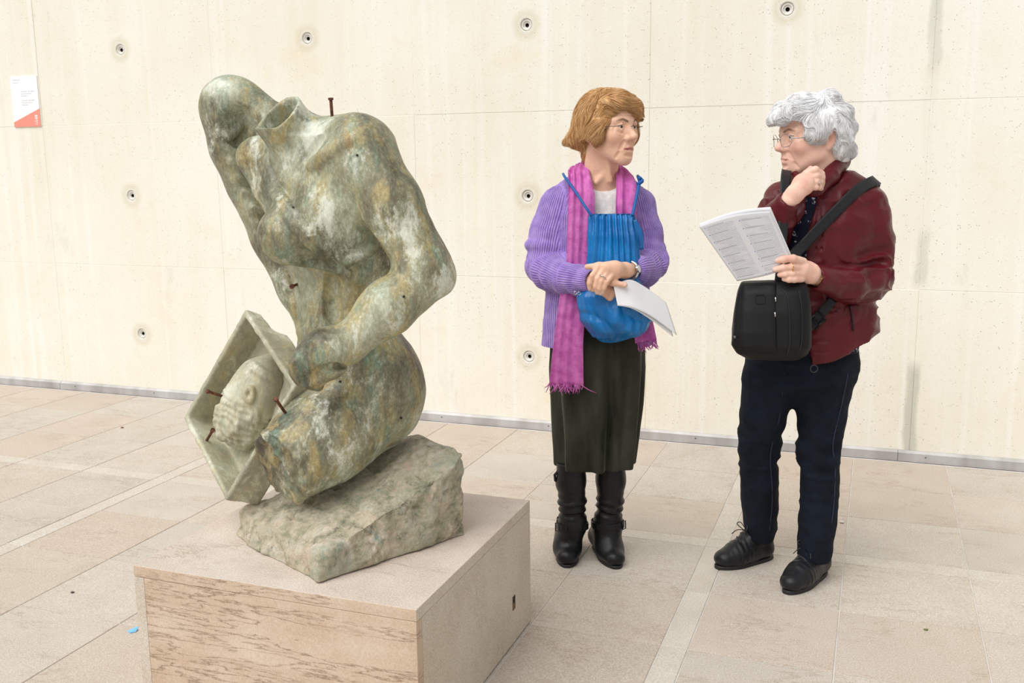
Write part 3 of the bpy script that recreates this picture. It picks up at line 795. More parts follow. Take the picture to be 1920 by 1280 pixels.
def build_rock():
    O = SF
    def gz(px, py): return O.loc(ground(px, py, PH))
    A, A2, B, C = gz(441, 1003), gz(468, 1028), gz(597, 1094), gz(874, 1003)
    def above(p, py):
        q = None
        for z in np.linspace(PH, 1.0, 600):
            w = SF.o + HR * p[0] + HF * p[1] + V(0, 0, z); v = ROT.T @ (w - CAM)
            if CY + FPX * v[1] / v[2] <= py: return V(p[0], p[1], z)
        return V(p[0], p[1], PH)
    D = C + V(-.16, .20, 0); E = A + V(.12, .22, 0)
    pts = [A, A2, B, C, D, E, above(A + V(.01, .02, 0), 958), above(B + V(.0, .012, 0), 1046), above(C + V(-.004, .0, 0), 846), above(C + V(-.02, -.05, 0), 872), above(D + V(0, -.03, 0), 815), above(E, 915), above(C + V(-.10, .06, 0), 826)]
    bm = bmesh.new(); vs_ = [bm.verts.new(p) for p in pts]
    bmesh.ops.convex_hull(bm, input=vs_); bm.normal_update()
    pl = [(np.array(f.normal), np.array(f.verts[0].co)) for f in bm.faces]; bm.free()
    cen = np.mean(pts, 0); pl = [(n, p) if (p - cen) @ n > 0 else (-n, p) for n, p in pl]
    P = np.array(pts); lo, hi = P.min(0) - .03, P.max(0) + .03
    X = Vox(lo, hi, 0.0042)
    def fn(x, y, z):
        r = None
        for n, p in pl:
            d = (x - p[0]) * n[0] + (y - p[1]) * n[1] + (z - p[2]) * n[2]
            r = d if r is None else np.maximum(r, d)
        return r
    X.op(fn, lo, hi)
    X.plane_cut(V(0, 0, PH + 0.001), V(0, 0, -1), lo, hi)
    v, q = X.mesh(); v = relax(v, q, 3, 0.5); n = normals_np(v, q)
    k = np.clip((v[:, 2] - PH - 0.003) / 0.02, 0, 1)
    d = 0.009 * fbm(v, 16, 4, 1) + 0.008 * fbm(v, 5, 2, 7) - 0.014 * np.clip(fbm(v, 30, 3, 5) - 0.25, 0, 1)
    dd = n * d[:, None]; dd[:, 2] *= k; v = v + dd; v[:, 2] = np.maximum(v[:, 2], PH + 0.0005)
    sput('rock_base', v, q, ROCKM)
build_rock()
# nails and drill holes
def nail(p0, p1, r=0.0042):
    p0, p1 = np.asarray(p0) - V(0, 0, PH), np.asarray(p1) - V(0, 0, PH); d = nrm(p1 - p0)
    v1, f1 = tube_np([p0, p0 + d * .004, p1], [r * 2.1, r * 2.0, r * 2.0], 10) if False else tube_np([p0 - d * .001, p0 + d * .0045], [r * 1.6, r * 1.6], 10)
    v2, f2 = tube_np([p0 + d * .003, p1], [r, r * .9], 8)
    v, f = merge_np([(v1, f1), (v2, f2)]); o = mesh_np('nail', v, f, RUST, sculpt, smooth=False); o['label'] = 'rusty iron nail'
sh = FIG.hit(SF, 621, 222); nail(S(620, 184, sh[1] + .01), sh + V(0, .02, -.02))
nail(S(388, 733, .06), S(424, 745, .09)); nail(S(399, 806, .06), S(386, 828, .12)); nail(S(517, 748, -.21), S(536, 775, -.15)); nail(S(547, 537, -.03), S(562, 531, .02), .004)
for px, py in ((670, 291), (550, 390), (757, 556), (638, 715), (752, 783)):
    p = FIG.hit(SF, px, py); n = FIG.grad(p)
    v, f = tube_np([p - n * .01 - V(0, 0, PH), p + n * .0026 - V(0, 0, PH)], .0030, 10); mesh_np('drill_hole', v, f, DARK, sculpt, smooth=False)
# ================================================================== kit for people and cloth
def skin_mat(name):
    M = Mat(name, 0.48, spec=0.35); at = M.n('ShaderNodeAttribute', attribute_name='skin')
    p = M.pos(); n = M.noise(p, 55, 5, 0.6)
    c = M.mix(M.ramp(n, [(0.40, 0.0), (0.75, 0.25)]), at.outputs['Color'], srgb(214, 150, 124))
    c = M.mix(M.ramp(M.noise(p, 160, 3), [(0.55, 0.0), (0.75, 0.22)]), c, srgb(240, 208, 186))
    b = M.b; b.inputs['Subsurface Weight'].default_value = 0.12; b.inputs['Subsurface Radius'].default_value = (1.0, 0.35, 0.2); b.inputs['Subsurface Scale'].default_value = 0.006
    M.col(c).bump(M.math('ADD', M.noise(p, 240, 4), M.math('MULTIPLY', M.noise(p, 70, 4), 1.2)), 0.25, 0.003); return M.m
class Head:
    """head axes: s = the person's right, f = facing, u = up; p(a, b, c) gives local points"""
    def __init__(h, C, th, pitch=0.0, roll=0.0, sc=1.0, sz=1.0):
        h.C = np.asarray(C, float); t = math.radians(th)
        f = V(math.sin(t), -math.cos(t), 0); s = V(-math.cos(t), -math.sin(t), 0); u = V(0, 0, 1.0)
        a = math.radians(pitch); f, u = f * math.cos(a) - u * math.sin(a), u * math.cos(a) + f * math.sin(a)
        b = math.radians(roll); s, u = s * math.cos(b) + u * math.sin(b), u * math.cos(b) - s * math.sin(b)
        h.s, h.f, h.u, h.k, h.kz = s, f, u, sc, sz
        h.M = np.array([s, f, u])
    def p(h, a, b, c): return h.C + h.s * a * h.k + h.f * b * h.k + h.u * c * h.k * h.kz
    def inv(h, v):
        q = (v - h.C) @ h.M.T / h.k; q[:, 2] /= h.kz; return q
    def ell(h, X, c, r, k=0.0, mode='u'):
        X.ell(h.p(*c), V(r[0], r[1], r[2] * h.kz) * h.k, k, mode, h.M)
    def rc(h, X, a, ra, b, rb, k=0.0, mode='u'): X.rc(h.p(*a), ra * h.k, h.p(*b), rb * h.k, k, mode)
    def chain(h, X, pts, rad, k=0.0, mode='u'):
        for i in range(len(pts) - 1): h.rc(X, pts[i], rad[i], pts[i + 1], rad[i + 1], k, mode)
    def crease(h, X, ac, rad, k, off=.0006, n=14):
        """groove drawn on the skin: points (a, c) are dropped on to the surface along the facing axis"""
        A_ = spline([V(a, c, 0) for a, c in ac], n); R_ = np.interp(np.linspace(0, 1, n), np.linspace(0, 1, len(rad)), rad); P = []
        bs = np.linspace(.14, .02, 241)
        for a, c, _ in A_:
            L = np.array([h.p(a, b, c) for b in bs]); f = X.sample(L); j = np.where(f < 0)[0]
            P.append(h.p(a, bs[j[0]] + off if len(j) else .08, c))
        for i in range(n - 1): X.rc(P[i], R_[i] * h.k, P[i + 1], R_[i + 1] * h.k, k, 's')
    def build(h, X, mouth=0.0026, age=1.0, nose=1.0):
        e = h.ell
        e(X, (0, -.018, .033), (.073, .094, .082))
        e(X, (0, .036, .030), (.059, .056, .062), .03)
        e(X, (0, .028, -.032), (.056, .062, .074), .03)
        for m in (-1, 1):
            h.rc(X, (m * .050, -.004, -.055), .021, (m * .015, .066, -.099), .0145, .03)
            e(X, (m * .037, .059, -.024), (.023, .024, .024), .025)
            h.rc(X, (m * .010, .090, .023), .0085, (m * .044, .072, .024), .009, .014)
        e(X, (0, .074, -.099), (.018, .018, .0175), .02)
        e(X, (0, .076, -.064), (.027, .020, .028), .02)
        for m in (-1, 1):
            e(X, (m * .031, .097, .005), (.018, .014, .0125), .012, 's')
            e(X, (m * .031, .0755, .006), (.0142, .0142, .0136), .003)
            h.chain(X, [(m * .018, .083, .004), (m * .031, .0885, .0125), (m * .044, .078, .006)], [.0026, .0032, .0026], .003)     # upper lid
            h.chain(X, [(m * .019, .0845, -.003), (m * .031, .0875, -.0055), (m * .043, .079, -.001)], [.0022, .0026, .0022], .004)
            e(X, (m * .031, .0915, .0036), (.0115, .010, .0046), .0008, 's')
        n = nose
        h.rc(X, (0, .080, .010), .0085, (0, .096, -.029), .0130, .012)
        h.rc(X, (0, .086, .014), .0075, (0, .086 + .021 * n, -.026), .0105, .012)
        e(X, (0, .086 + .022 * n, -.029), (.0105, .010, .009), .008)
        for m in (-1, 1):
            e(X, (m * .0125, .094, -.034), (.0075, .011, .0085), .008)
            e(X, (m * .0065, .101, -.0425), (.0035, .006, .0045), .003, 's')
        # lips
        h.chain(X, [(-.021, .086, -.0675), (-.008, .0940, -.0635), (0, .0935, -.0648), (.008, .0940, -.0635), (.021, .086, -.0675)], [.0022, .0042, .0042, .0042, .0022], .005)
        h.chain(X, [(-.019, .086, -.0690), (0, .0932, -.0745), (.019, .086, -.0690)], [.0024, .0052, .0024], .006)
        h.chain(X, [(-.021, .090, -.0682), (-.008, .099, -.0688), (.008, .099, -.0688), (.021, .090, -.0682)], [.0010, mouth, mouth, .0010], .002, 's')
        # ears
        for m in (-1, 1):
            X.ell(h.p(m * .075, -.024, -.006), V(.010, .019, .031) * h.k, .006, 'u', h.M)
            X.ell(h.p(m * .073, -.017, -.034), V(.008, .011, .012) * h.k, .006, 'u', h.M)
            X.ell(h.p(m * .086, -.021, -.004), V(.008, .0105, .019) * h.k, .003, 's', h.M)
            X.ell(h.p(m * .079, -.010, -.010), V(.005, .005, .008) * h.k, .004, 'u', h.M)
        h.rc(X, (0, -.030, -.045), .056, (0, -.040, -.12), .053, .03)
        for m in (-1, 1):
            h.crease(X, [(m * .022, -.043), (m * .028, -.054), (m * .032, -.070)], [.0004, .0014, .0006], .008)          # nose to mouth fold
            h.crease(X, [(m * .031, -.076), (m * .034, -.086), (m * .036, -.096)], [.0005, .0012, .0005], .007)
            h.crease(X, [(m * .025, -.0145), (m * .033, -.0165), (m * .045, -.010)], [.0003, .0010, .0004], .005)         # under the eye
            h.crease(X, [(m * .050, .004), (m * .054, -.002), (m * .055, -.010)], [.0006, .001, .0006], .004)
        h.crease(X, [(-.015, -.0875), (0, -.0890), (.015, -.0875)], [.0005, .0008, .0005], .009)
        for c in (.040, .050): h.crease(X, [(-.030, c), (0, c + .002), (.030, c)], [.0005, .0008, .0005], .004)
    def colour(h, v, base, brow, lip=srgb(176, 96, 92)):
        q = h.inv(v.astype(float)); c = np.tile(np.array(base), (len(v), 1))
        near = (np.abs(q) < .16).all(1)
        def seg(pts):
            d = np.full(len(v), 9.0)
            for a, b in zip(pts[:-1], pts[1:]):
                a, b = V(*a), V(*b); ba = b - a; t = np.clip(((q - a) @ ba) / (ba @ ba), 0, 1)
                d = np.minimum(d, np.linalg.norm(q - a - t[:, None] * ba, axis=1))
            return d
        def blend(w, col):
            w = (np.clip(w, 0, 1) * near)[:, None]; c[:] = c * (1 - w) + np.array(col) * w
        red = np.array(base) * V(1.02, .74, .68)
        for m in (-1, 1): blend(.55 * np.clip(1.3 - np.linalg.norm((q - V(m * .040, .070, -.030)) / .022, axis=1), 0, 1), red)
        blend(.6 * np.clip(1.3 - np.linalg.norm((q - V(0, .108, -.030)) / .014, axis=1), 0, 1), red)
        for m in (-1, 1): blend(.5 * np.clip(1.4 - np.linalg.norm((q - V(m * .078, -.022, -.008)) / .026, axis=1), 0, 1), red)
        d = np.minimum(seg([(-.019, .089, -.0675), (-.008, .0965, -.0638), (.008, .0965, -.0638), (.019, .089, -.0675)]), seg([(-.017, .089, -.0695), (0, .0955, -.0745), (.017, .089, -.0695)]))
        blend(.80 * (.0054 - d) / .0022, lip)
        d = seg([(-.016, .094, -.0686), (.016, .094, -.0686)]); blend(.8 * (.0026 - d) / .0014, srgb(116, 60, 54))
        for m in (-1, 1):
            d = seg([(m * .014, .097, .022), (m * .030, .092, .029), (m * .047, .078, .023)]); blend(.75 * (.0050 - d) / .002, brow)
            d = seg([(m * .018, .090, .0075), (m * .031, .0935, .0105), (m * .044, .082, .0070)]); blend(.7 * (.0022 - d) / .0012, srgb(70, 48, 40))
        return c
    def eyes(h, parent, iris):
        W = plain('eye_white', srgb(226, 220, 214), 0.25); I = plain('iris', iris, 0.2); K = plain('pupil', (0.005, 0.005, 0.006), 0.15)
        for m in (-1, 1):
            bm = bmesh.new(); bmesh.ops.create_uvsphere(bm, u_segments=28, v_segments=20, radius=0.0128 * h.k)
            o = bm_obj('eye', bm, W, parent, True); o.data.materials.append(I); o.data.materials.append(K)
            o.location = h.p(m * .031, .0755, .0055)
            o.rotation_euler = Vector(h.f).to_track_quat('Z', 'Y').to_euler()
            for p in o.data.polygons:
                z = Vector(p.center).normalized().z
                p.material_index = 2 if z > 0.968 else 1 if z > 0.86 else 0
def strands(name, X, parent, mat, n, h, crown, length, dirfn, rad=.0010, curl=0.0, lift=.003, seed=1, region=None, seg=7, v=None, wave=0.35, wsc=34):
    """hair strands laid over the hair volume X as thin tapered tubes, one mesh"""
    rs = np.random.RandomState(seed)
    pts = v[rs.randint(0, len(v), n * 3)]
    if region is not None: pts = pts[region(h.inv(pts))]
    pts = pts[:n]; n = len(pts)
    P = [pts + X.grad(pts) * .001]; ph = rs.rand(n) * 6.28; L = length * (0.6 + 0.8 * rs.rand(n))
    for i in range(seg):
        p = P[-1]; q = h.inv(p.copy()); d = dirfn(q) @ h.M
        if curl:
            d = d + curl * np.stack([noise(p, 38, 11), noise(p, 38, 12), noise(p, 38, 13)], -1)
        d = d + wave * np.stack([noise(p, wsc, 21), noise(p, wsc, 22), noise(p, wsc, 23)], -1)
        g = X.grad(p); d = d - g * np.sum(d * g, 1)[:, None]
        d /= np.linalg.norm(d, axis=1)[:, None] + 1e-9
        t = (i + 1) / seg
        p2 = p + d * (L / seg)[:, None]; g2 = X.grad(p2); f = X.sample(p2)
        tgt = .0006 + lift * t * (0.4 + 0.6 * np.sin(ph) ** 2)
        p2 = p2 - g2 * np.clip(f - tgt, -.006, .006)[:, None]; P.append(p2)
    P = np.stack(P, 1)                                       # n, seg+1, 3
    T = np.gradient(P, axis=1); T /= np.linalg.norm(T, axis=2)[..., None] + 1e-9
    ref = rs.randn(n, 1, 3); U = np.cross(T, ref); U /= np.linalg.norm(U, axis=2)[..., None] + 1e-9; W = np.cross(T, U)
    rr = rad * (1 - 0.85 * np.linspace(0, 1, seg + 1) ** 2)[None, :, None] * (0.6 + 0.8 * rs.rand(n))[:, None, None]
    ring = np.stack([P + rr * (math.cos(a) * U + math.sin(a) * W) for a in (0, 2.094, 4.189)], 2)   # n, seg+1, 3, 3
    vv = ring.reshape(-1, 3); idx = np.arange(n * (seg + 1) * 3).reshape(n, seg + 1, 3); q = []
    for k in range(3):
        k2 = (k + 1) % 3; q.append(np.stack([idx[:, :-1, k], idx[:, :-1, k2], idx[:, 1:, k2], idx[:, 1:, k]], -1).reshape(-1, 4))
    tone = np.repeat(rs.rand(n), (seg + 1) * 3)
    o = mesh_np(name, vv, np.concatenate(q), mat, parent, attrs={'tone': tone}); o['kind'] = 'stuff'; return o
def hair_mat(name, stops, rough=0.5):
    M = Mat(name, rough, spec=0.35); at = M.n('ShaderNodeAttribute', attribute_name='tone'); p = M.pos()
    t = M.math('ADD', M.math('MULTIPLY', at.outputs['Fac'], 0.42), M.math('MULTIPLY', M.noise(p, 34, 4), 0.58))
    M.col(M.ramp(t, stops)); return M.m
def sheet(name, pts, wid, side, mat, parent, nu=24, nv=60, rip=3.0, amp=.006, thick=.003, seed=0, tighten=None, rough=0.0, outn=None, endjag=0.0, calm=0.0):
    """cloth strip along pts, with width, folds across and thickness"""
    P = spline(pts, nv); t = np.linspace(0, 1, nv)
    Wd = np.interp(t, np.linspace(0, 1, len(wid)), wid)
    S_ = spline([np.asarray(s, float) for s in side], nv) if isinstance(side, list) else np.tile(np.asarray(side, float), (nv, 1))
    T = np.gradient(P, axis=0); T /= np.linalg.norm(T, axis=1)[:, None]
    S_ = S_ - T * np.sum(S_ * T, 1)[:, None]; S_ /= np.linalg.norm(S_, axis=1)[:, None]
    N = np.cross(S_, T); N *= np.sign(np.sum(N * (np.asarray(outn, float) if outn is not None else V(0, -1, 0)), 1))[:, None]
    u = np.linspace(-1, 1, nu)
    G = P[:, None] + S_[:, None] * (Wd[:, None] * u[None])[..., None] * 0.5
    ph = 2.5 * noise(np.stack([t * 3, t * 0, t * 0 + seed], -1), 1.0, seed)
    f = np.sin(rip * math.pi * u[None] + ph[:, None] + 1.3 * np.sin(2.2 * u[None] + seed)) * (0.6 + 0.4 * np.sin(5 * t + seed))[:, None]
    if calm: f = f * np.clip(t / calm, 0.1, 1)[:, None]
    G = G + N[:, None] * (amp * f)[..., None]
    if rough: G = G + N[:, None] * (rough * fbm(G, 60, 3, seed))[..., None]
    if endjag: G[-1] += T[-1] * (endjag * (noise(np.stack([u * 9, u * 0, u * 0], -1), 1.0, seed)))[:, None]
    A = G + N[:, None] * thick / 2; B = G - N[:, None] * thick / 2
    v = np.concatenate([A.reshape(-1, 3), B.reshape(-1, 3)]); o = nu * nv; q = []
    I = np.arange(o).reshape(nv, nu)
    a = np.stack([I[:-1, :-1], I[:-1, 1:], I[1:, 1:], I[1:, :-1]], -1).reshape(-1, 4); q += [a, a[:, ::-1] + o]
    for e in (I[:, 0], I[::-1, -1], I[0, ::-1], I[-1]):
        q.append(np.stack([e[:-1], e[1:], e[1:] + o, e[:-1] + o], -1))
    return mesh_np(name, v, np.concatenate(q), mat, parent), G, N
def rows_px(fr, rows, dy=0.0):
    """(py, left px, right px, y, ratio) -> loft rows"""
    out = []
    for py, l, r, y, ra in rows:
        a, b = fr.L(l, py, y + dy), fr.L(r, py, y + dy); out.append(((a[2] + b[2]) / 2, (a[0] + b[0]) / 2, y + dy, abs(b[0] - a[0]) / 2, ra))
    return out
def arm_uv(v, segs, torso_c, period=0.0085):
    """per-vertex coordinate around the sleeve or the trunk, for knit ribs"""
    n = len(v); best = np.full(n, 9.0); u = np.zeros(n)
    for a, ra, b, rb in segs:
        ba = b - a; L = np.linalg.norm(ba); d = ba / L
        t = np.clip(((v - a) @ d) / L, 0, 1); w = v - a - t[:, None] * ba; dist = np.linalg.norm(w, axis=1); r = ra + (rb - ra) * t
        e1_ = nrm(np.cross(d, V(0, 1, 0.3))); e2_ = np.cross(d, e1_)
        ang = np.arctan2(w @ e2_, w @ e1_) * (0.5 * (ra + rb)); k = dist / r
        m = k < best; best[m] = k[m]; u[m] = ang[m]
    x = v - torso_c; ang = np.arctan2(x[:, 1], x[:, 0]) * 0.15
    far = best > 1.28; u[far] = ang[far]
    return u
def rib_weight(u, q, n, lim=.012):
    """0 where the rib coordinate jumps between sleeve and trunk"""
    uq = u[q]; bad = (uq.max(1) - uq.min(1)) > lim; w = np.ones(n); w[np.unique(q[bad])] = 0; return w
def shoe_vox(X, toe, heel, wid=.046, hgt=.055, k=.02, toe_r=.036, z0=.016):
    """foot volume between two ground points"""
    d = nrm(heel - toe); side = V(-d[1], d[0], 0)
    P = lambda t, z, s=0.0: toe + d * t + side * s + V(0, 0, z)
    L = np.linalg.norm(heel - toe)
    X.rc(P(.036, toe_r * .70 + z0 * .5), toe_r + .002, P(.085, .036), wid, k, flat=(V(0, 0, 1), .80))
    X.rc(P(.085, .038), wid, P(L * .55, .040), wid * .86, k, flat=(V(0, 0, 1), .95))
    X.rc(P(L * .55, .040), wid * .86, P(L - .036, .042), .037, k)
    X.rc(P(.10, hgt), .034, P(L * .62, hgt + .035), .036, k)
    return P, d, side, L
def sole_mesh(name, toe, heel, wid, z0, z1, mat, parent, heelblock=0.0, grow=.004):
    d = nrm(heel - toe); s = V(-d[1], d[0], 0); L = np.linalg.norm(heel - toe); n = 48; out = []
    for k in range(n):
        a = 2 * math.pi * k / n; t = L / 2 - math.cos(a) * (L / 2 + grow); tt = min(max(t / L, 0), 1)
        w = np.interp(tt, [0, .15, .32, .6, .85, 1], [.84, .97, 1.0, .78, .78, .72]) * wid + grow
        y = math.copysign(abs(math.sin(a)) ** .72, math.sin(a)) * w; out.append(toe + d * t + s * y)
    out = np.array(out); v = []; q = []
    for z, g in ((z0, .998), (z0 + .002, 1.0), (z1 - .002, 1.0), (z1, .985)):
        c = out.mean(0); R = c + (out - c) * g; R = R.copy(); R[:, 2] = z; v.append(R)
    v = np.concatenate(v)
    if heelblock: pass
    for j in range(3):
        for k in range(n): q.append((j * n + k, j * n + (k + 1) % n, (j + 1) * n + (k + 1) % n, (j + 1) * n + k))
    v = np.concatenate([v, [out.mean(0) * V(1, 1, 0) + V(0, 0, z0), out.mean(0) * V(1, 1, 0) + V(0, 0, z1)]])
    for k in range(0, n, 2):
        q.append((4 * n, (k + 2) % n, (k + 1) % n, k)); q.append((4 * n + 1, 3 * n + k, 3 * n + (k + 1) % n, 3 * n + (k + 2) % n))
    return mesh_np(name, v, q, mat, parent, smooth=False)
def ring_path(c, ax, r, n=28, flat=1.0, ref=V(0, 0, 1)):
    ax = nrm(ax); u = nrm(np.cross(ax, ref)); w = np.cross(ax, u)
    return [c + r * (math.cos(a) * u + flat * math.sin(a) * w) for a in np.linspace(0, 2 * math.pi, n)]
def leather(name, c, rough=0.38, bump=0.25, sc=140):
    M = Mat(name, rough, spec=0.28); p = M.pos()
    n = M.noise(p, 18, 4)
    M.col(M.mix(M.ramp(n, [(0.35, 0.0), (0.7, 0.5)]), c, tuple(min(1, x * 1.35 + .002) for x in c)))
    vo = M.n('ShaderNodeTexVoronoi'); vo.inputs['Scale'].default_value = sc * 3; M.l(p, vo.inputs['Vector'])
    M.bump(M.math('ADD', M.math('MULTIPLY', vo.outputs['Distance'], 0.3), M.noise(p, 45, 5)), bump, 0.004); return M.m
def cloth(name, c, c2, sc=40, rough=0.85, bump=0.3, weave=900, sheen=0.0):
    M = Mat(name, rough, spec=0.2); p = M.pos()
    M.col(M.mix(M.ramp(M.noise(p, sc, 5), [(0.35, 0.0), (0.65, 1.0)]), c, c2))
    M.bump(M.math('ADD', M.noise(p, weave, 2), M.math('MULTIPLY', M.noise(p, sc * 2.2, 4), 1.2)), bump, 0.003)
    if sheen: M.b.inputs['Sheen Weight'].default_value = sheen; M.b.inputs['Sheen Roughness'].default_value = 0.4
    return M.m
SILVER = plain('silver', srgb(205, 205, 205), 0.22, 1.0); GOLD = plain('gold', srgb(214, 170, 96), 0.25, 1.0)
GLASS = Mat('spectacle_glass', 0.02, spec=0.5, base=(0.97, 0.98, 0.98)); GLASS.b.inputs['Transmission Weight'].default_value = 1.0; GLASS.b.inputs['IOR'].default_value = 1.02; GLASS.b.inputs['Alpha'].default_value = 0.35; GLASS = GLASS.m
def glasses(h, parent, frame_mat, rim=True, lw=.025, lh=.019, y0=.104, z0=-.001, temple_r=.0013, rim_r=.0011):
    g = bpy.data.objects.new('glasses', None); link(g, parent)
    for m in (-1, 1):
        out = []
        for a in np.linspace(0, 2 * math.pi, 33)[:-1]:
            ca, sa = math.cos(a), math.sin(a); rx = abs(ca) ** .85 * math.copysign(lw, ca); rz = abs(sa) ** .85 * math.copysign(lh, sa)
            x = .0335 + rx; out.append(h.p(m * x, y0 - max(0, x - .02) ** 2 * 9.0, z0 + rz))
        out = np.array(out); c = out.mean(0); n = len(out)
        v = np.concatenate([out, [c]]); q = [(n, k, (k + 1) % n, (k + 2) % n) for k in range(0, n, 2)]
        v2 = np.concatenate([v + h.f * .0006, v - h.f * .0006]); q2 = q + [tuple(i + n + 1 for i in x[::-1]) for x in q] + [(k, (k + 1) % n, (k + 1) % n + n + 1, k + n + 1) for k in range(n)]
        mesh_np('lens', v2, q2, GLASS, g)
        if rim: tube('rim', np.concatenate([out, out[:2]]), rim_r, frame_mat, g, 6)
        e = h.p(m * (.0335 + lw), y0 - .013, z0 + .006)
        tube('temple', spline([h.p(m * (.030 + lw), y0 - .008, z0 + .006), e, h.p(m * .072, .06, z0 + .006), h.p(m * .079, .0, .008), h.p(m * .076, -.026, .004)], 20), temple_r, frame_mat, g, 6)
    tube('bridge', spline([h.p(-.0095, y0 + .001, z0 + .004), h.p(0, y0 + .004, z0 + .008), h.p(.0095, y0 + .001, z0 + .004)], 10), .0012, frame_mat, g, 6)
    return g
# ================================================================== woman in the purple cardigan
AF = Frame(-0.885, 3.27)
A = AF.L
wa = root('person', AF, label='person in a purple ribbed cardigan, pink scarf and dark skirt, hands clasped', cat='person')
KNIT = Mat('purple_knit', 0.9, spec=0.15)
def _knit(M):
    at = M.n('ShaderNodeAttribute', attribute_name='rib'); p = M.pos()
    w = M.math('MULTIPLY', M.math('SINE', M.math('MULTIPLY', at.outputs['Fac'], 2 * math.pi / 0.0074)), M.n('ShaderNodeAttribute', attribute_name='ribw').outputs['Fac'])
    n = M.noise(p, 30, 4); fz = M.noise(p, 420, 3)
    c = M.ramp(M.math('ADD', M.math('MULTIPLY', w, 0.14), M.math('MULTIPLY', n, 1.0)), [(0.25, srgb(136, 108, 188)), (0.50, srgb(160, 130, 208)), (0.75, srgb(182, 154, 224))])
    M.col(c); M.b.inputs['Sheen Weight'].default_value = 0.35; M.b.inputs['Sheen Roughness'].default_value = 0.5
    M.bump(M.math('ADD', M.math('MULTIPLY', w, 0.5), M.math('MULTIPLY', fz, 0.7)), 0.75, 0.004); return M.m
KNIT = _knit(KNIT)
SKIN_A = skin_mat('skin_warm'); SA = np.array(srgb(234, 190, 162))
HA = Head(A(1143, 242, -.03), 39, pitch=0, sc=.98, sz=1.0)
def woman_a_body():
    zc = HA.C[2]
    X = Vox((-.26, -.36, .30), (.26, .18, 1.66), .0055, fx=[(-.11, .16, .0023)], fy=[(-.36, -.17, .0026), (-.16, .12, .0024)], fz=[(.86, 1.0, .0024), (1.30, 1.60, .0022)])
    HA.build(X, mouth=.0034, nose=1.3)
    # neck, chest and trunk under the clothes
    X.rc(HA.p(0, -.036, -.09), .050, A(1128, 335, .005), .054, .02)
    for m, q in ((0, (1148, 322)), (1, (1122, 326))):                     # neck cords
        X.rc(HA.p(.030 - .05 * m, .02, -.095), .008, A(q[0] - 4, q[1] + 16, -.055), .007, .012)
    X.loft(rows_px(AF, [(346, 1085, 1175, .01, .6), (372, 1062, 1190, .01, .45), (420, 1060, 1188, .01, .45), (520, 1060, 1186, .01, .45), (640, 1060, 1186, 0, .5), (700, 1060, 1186, 0, .5)]), .04)
    for a, b in (((1085, 690, 0), (1078, 845, -.01)), ((1150, 690, 0), (1145, 845, .01))): X.rc(A(*a), .07, A(*b), .045, .03)
    # arms inside the sleeves
    X.chain([A(1047, 405, 0), A(1019, 500, -.02), A(1096, 526, -.175)], [.034, .034, .026], .02)
    X.chain([A(1195, 405, 0), A(1218, 495, -.03), A(1186, 507, -.17)], [.034, .034, .026], .02)
    # right hand, lying underneath
    X.chain([A(1096, 527, -.175), A(1118, 532, -.205), A(1136, 540, -.215)], [.025, .030, .026], .012, flat=(V(.1, 1, 0), .75))
    X.chain([A(1128, 526, -.235), A(1150, 530, -.262), A(1172, 534, -.268)], [.012, .0098, .0086], .008)             # thumb on the paper
    for i, (a, b, c) in enumerate((((1136, 540), (1150, 547), (1158, 545)), ((1134, 546), (1147, 553), (1155, 552)), ((1131, 550), (1143, 558), (1151, 558)))):
        X.chain([A(*a, -.225), A(*b, -.236), A(*c, -.222)], [.0105, .0095, .0085], .006)
    # left hand on top
    X.chain([A(1186, 507, -.17), A(1172, 507, -.225), A(1152, 506, -.255), A(1138, 505, -.262)], [.025, .026, .029, .026], .010, flat=(V(.15, 1, .3), .72))
    for k, a, b, c, y in (((1125, 497), (1111, 516), (1106, 530), (1106, 541), -.272), ((1134, 501), (1120, 523), (1117, 537), (1120, 548), -.276),
                          ((1142, 506), (1127, 528), (1124, 541), (1126, 550), -.279), ((1150, 513), (1138, 528), (1132, 540), (1130, 548), -.279)):
        w = .0092 if y > -.278 else .0084
        X.chain([A(*k, y + .012), A(*a, y - .004), A(*b, y - .002), A(*c, y + .006)], [w + .001, w, w - .0006, w - .0016], .0028)
    X.chain([A(1140, 499, -.245), A(1120, 499, -.258), A(1101, 500, -.252)], [.016, .0108, .0088], .008)            # thumb
    v, q = X.mesh(); v, q = keep_big(v, q, 200); n = normals_np(v, q)
    c = HA.colour(v, SA, np.array(srgb(120, 92, 70)), srgb(196, 118, 110))
    hand = (v[:, 2] < 1.05) & (v[:, 2] > .85) & (v[:, 1] < -.12)
    k = np.clip(fbm(v, 40, 3), 0, 1) * hand; c = c * (1 - .35 * k[:, None]) + np.array(srgb(206, 138, 118)) * (.35 * k[:, None])
    for px, py in ((1106, 541), (1120, 548), (1126, 551), (1130, 549), (1173, 534)):        # finger nails
        t = X.hit(AF, px, py); d = np.linalg.norm(v - t, axis=1); m = (d < .0052)[:, None]; c = np.where(m, np.array(srgb(236, 200, 186)), c)
    mesh_np('body', v, q, SKIN_A, wa, cols={'skin': c})
    return X
AX = woman_a_body()
HA.eyes(wa, srgb(88, 96, 98))
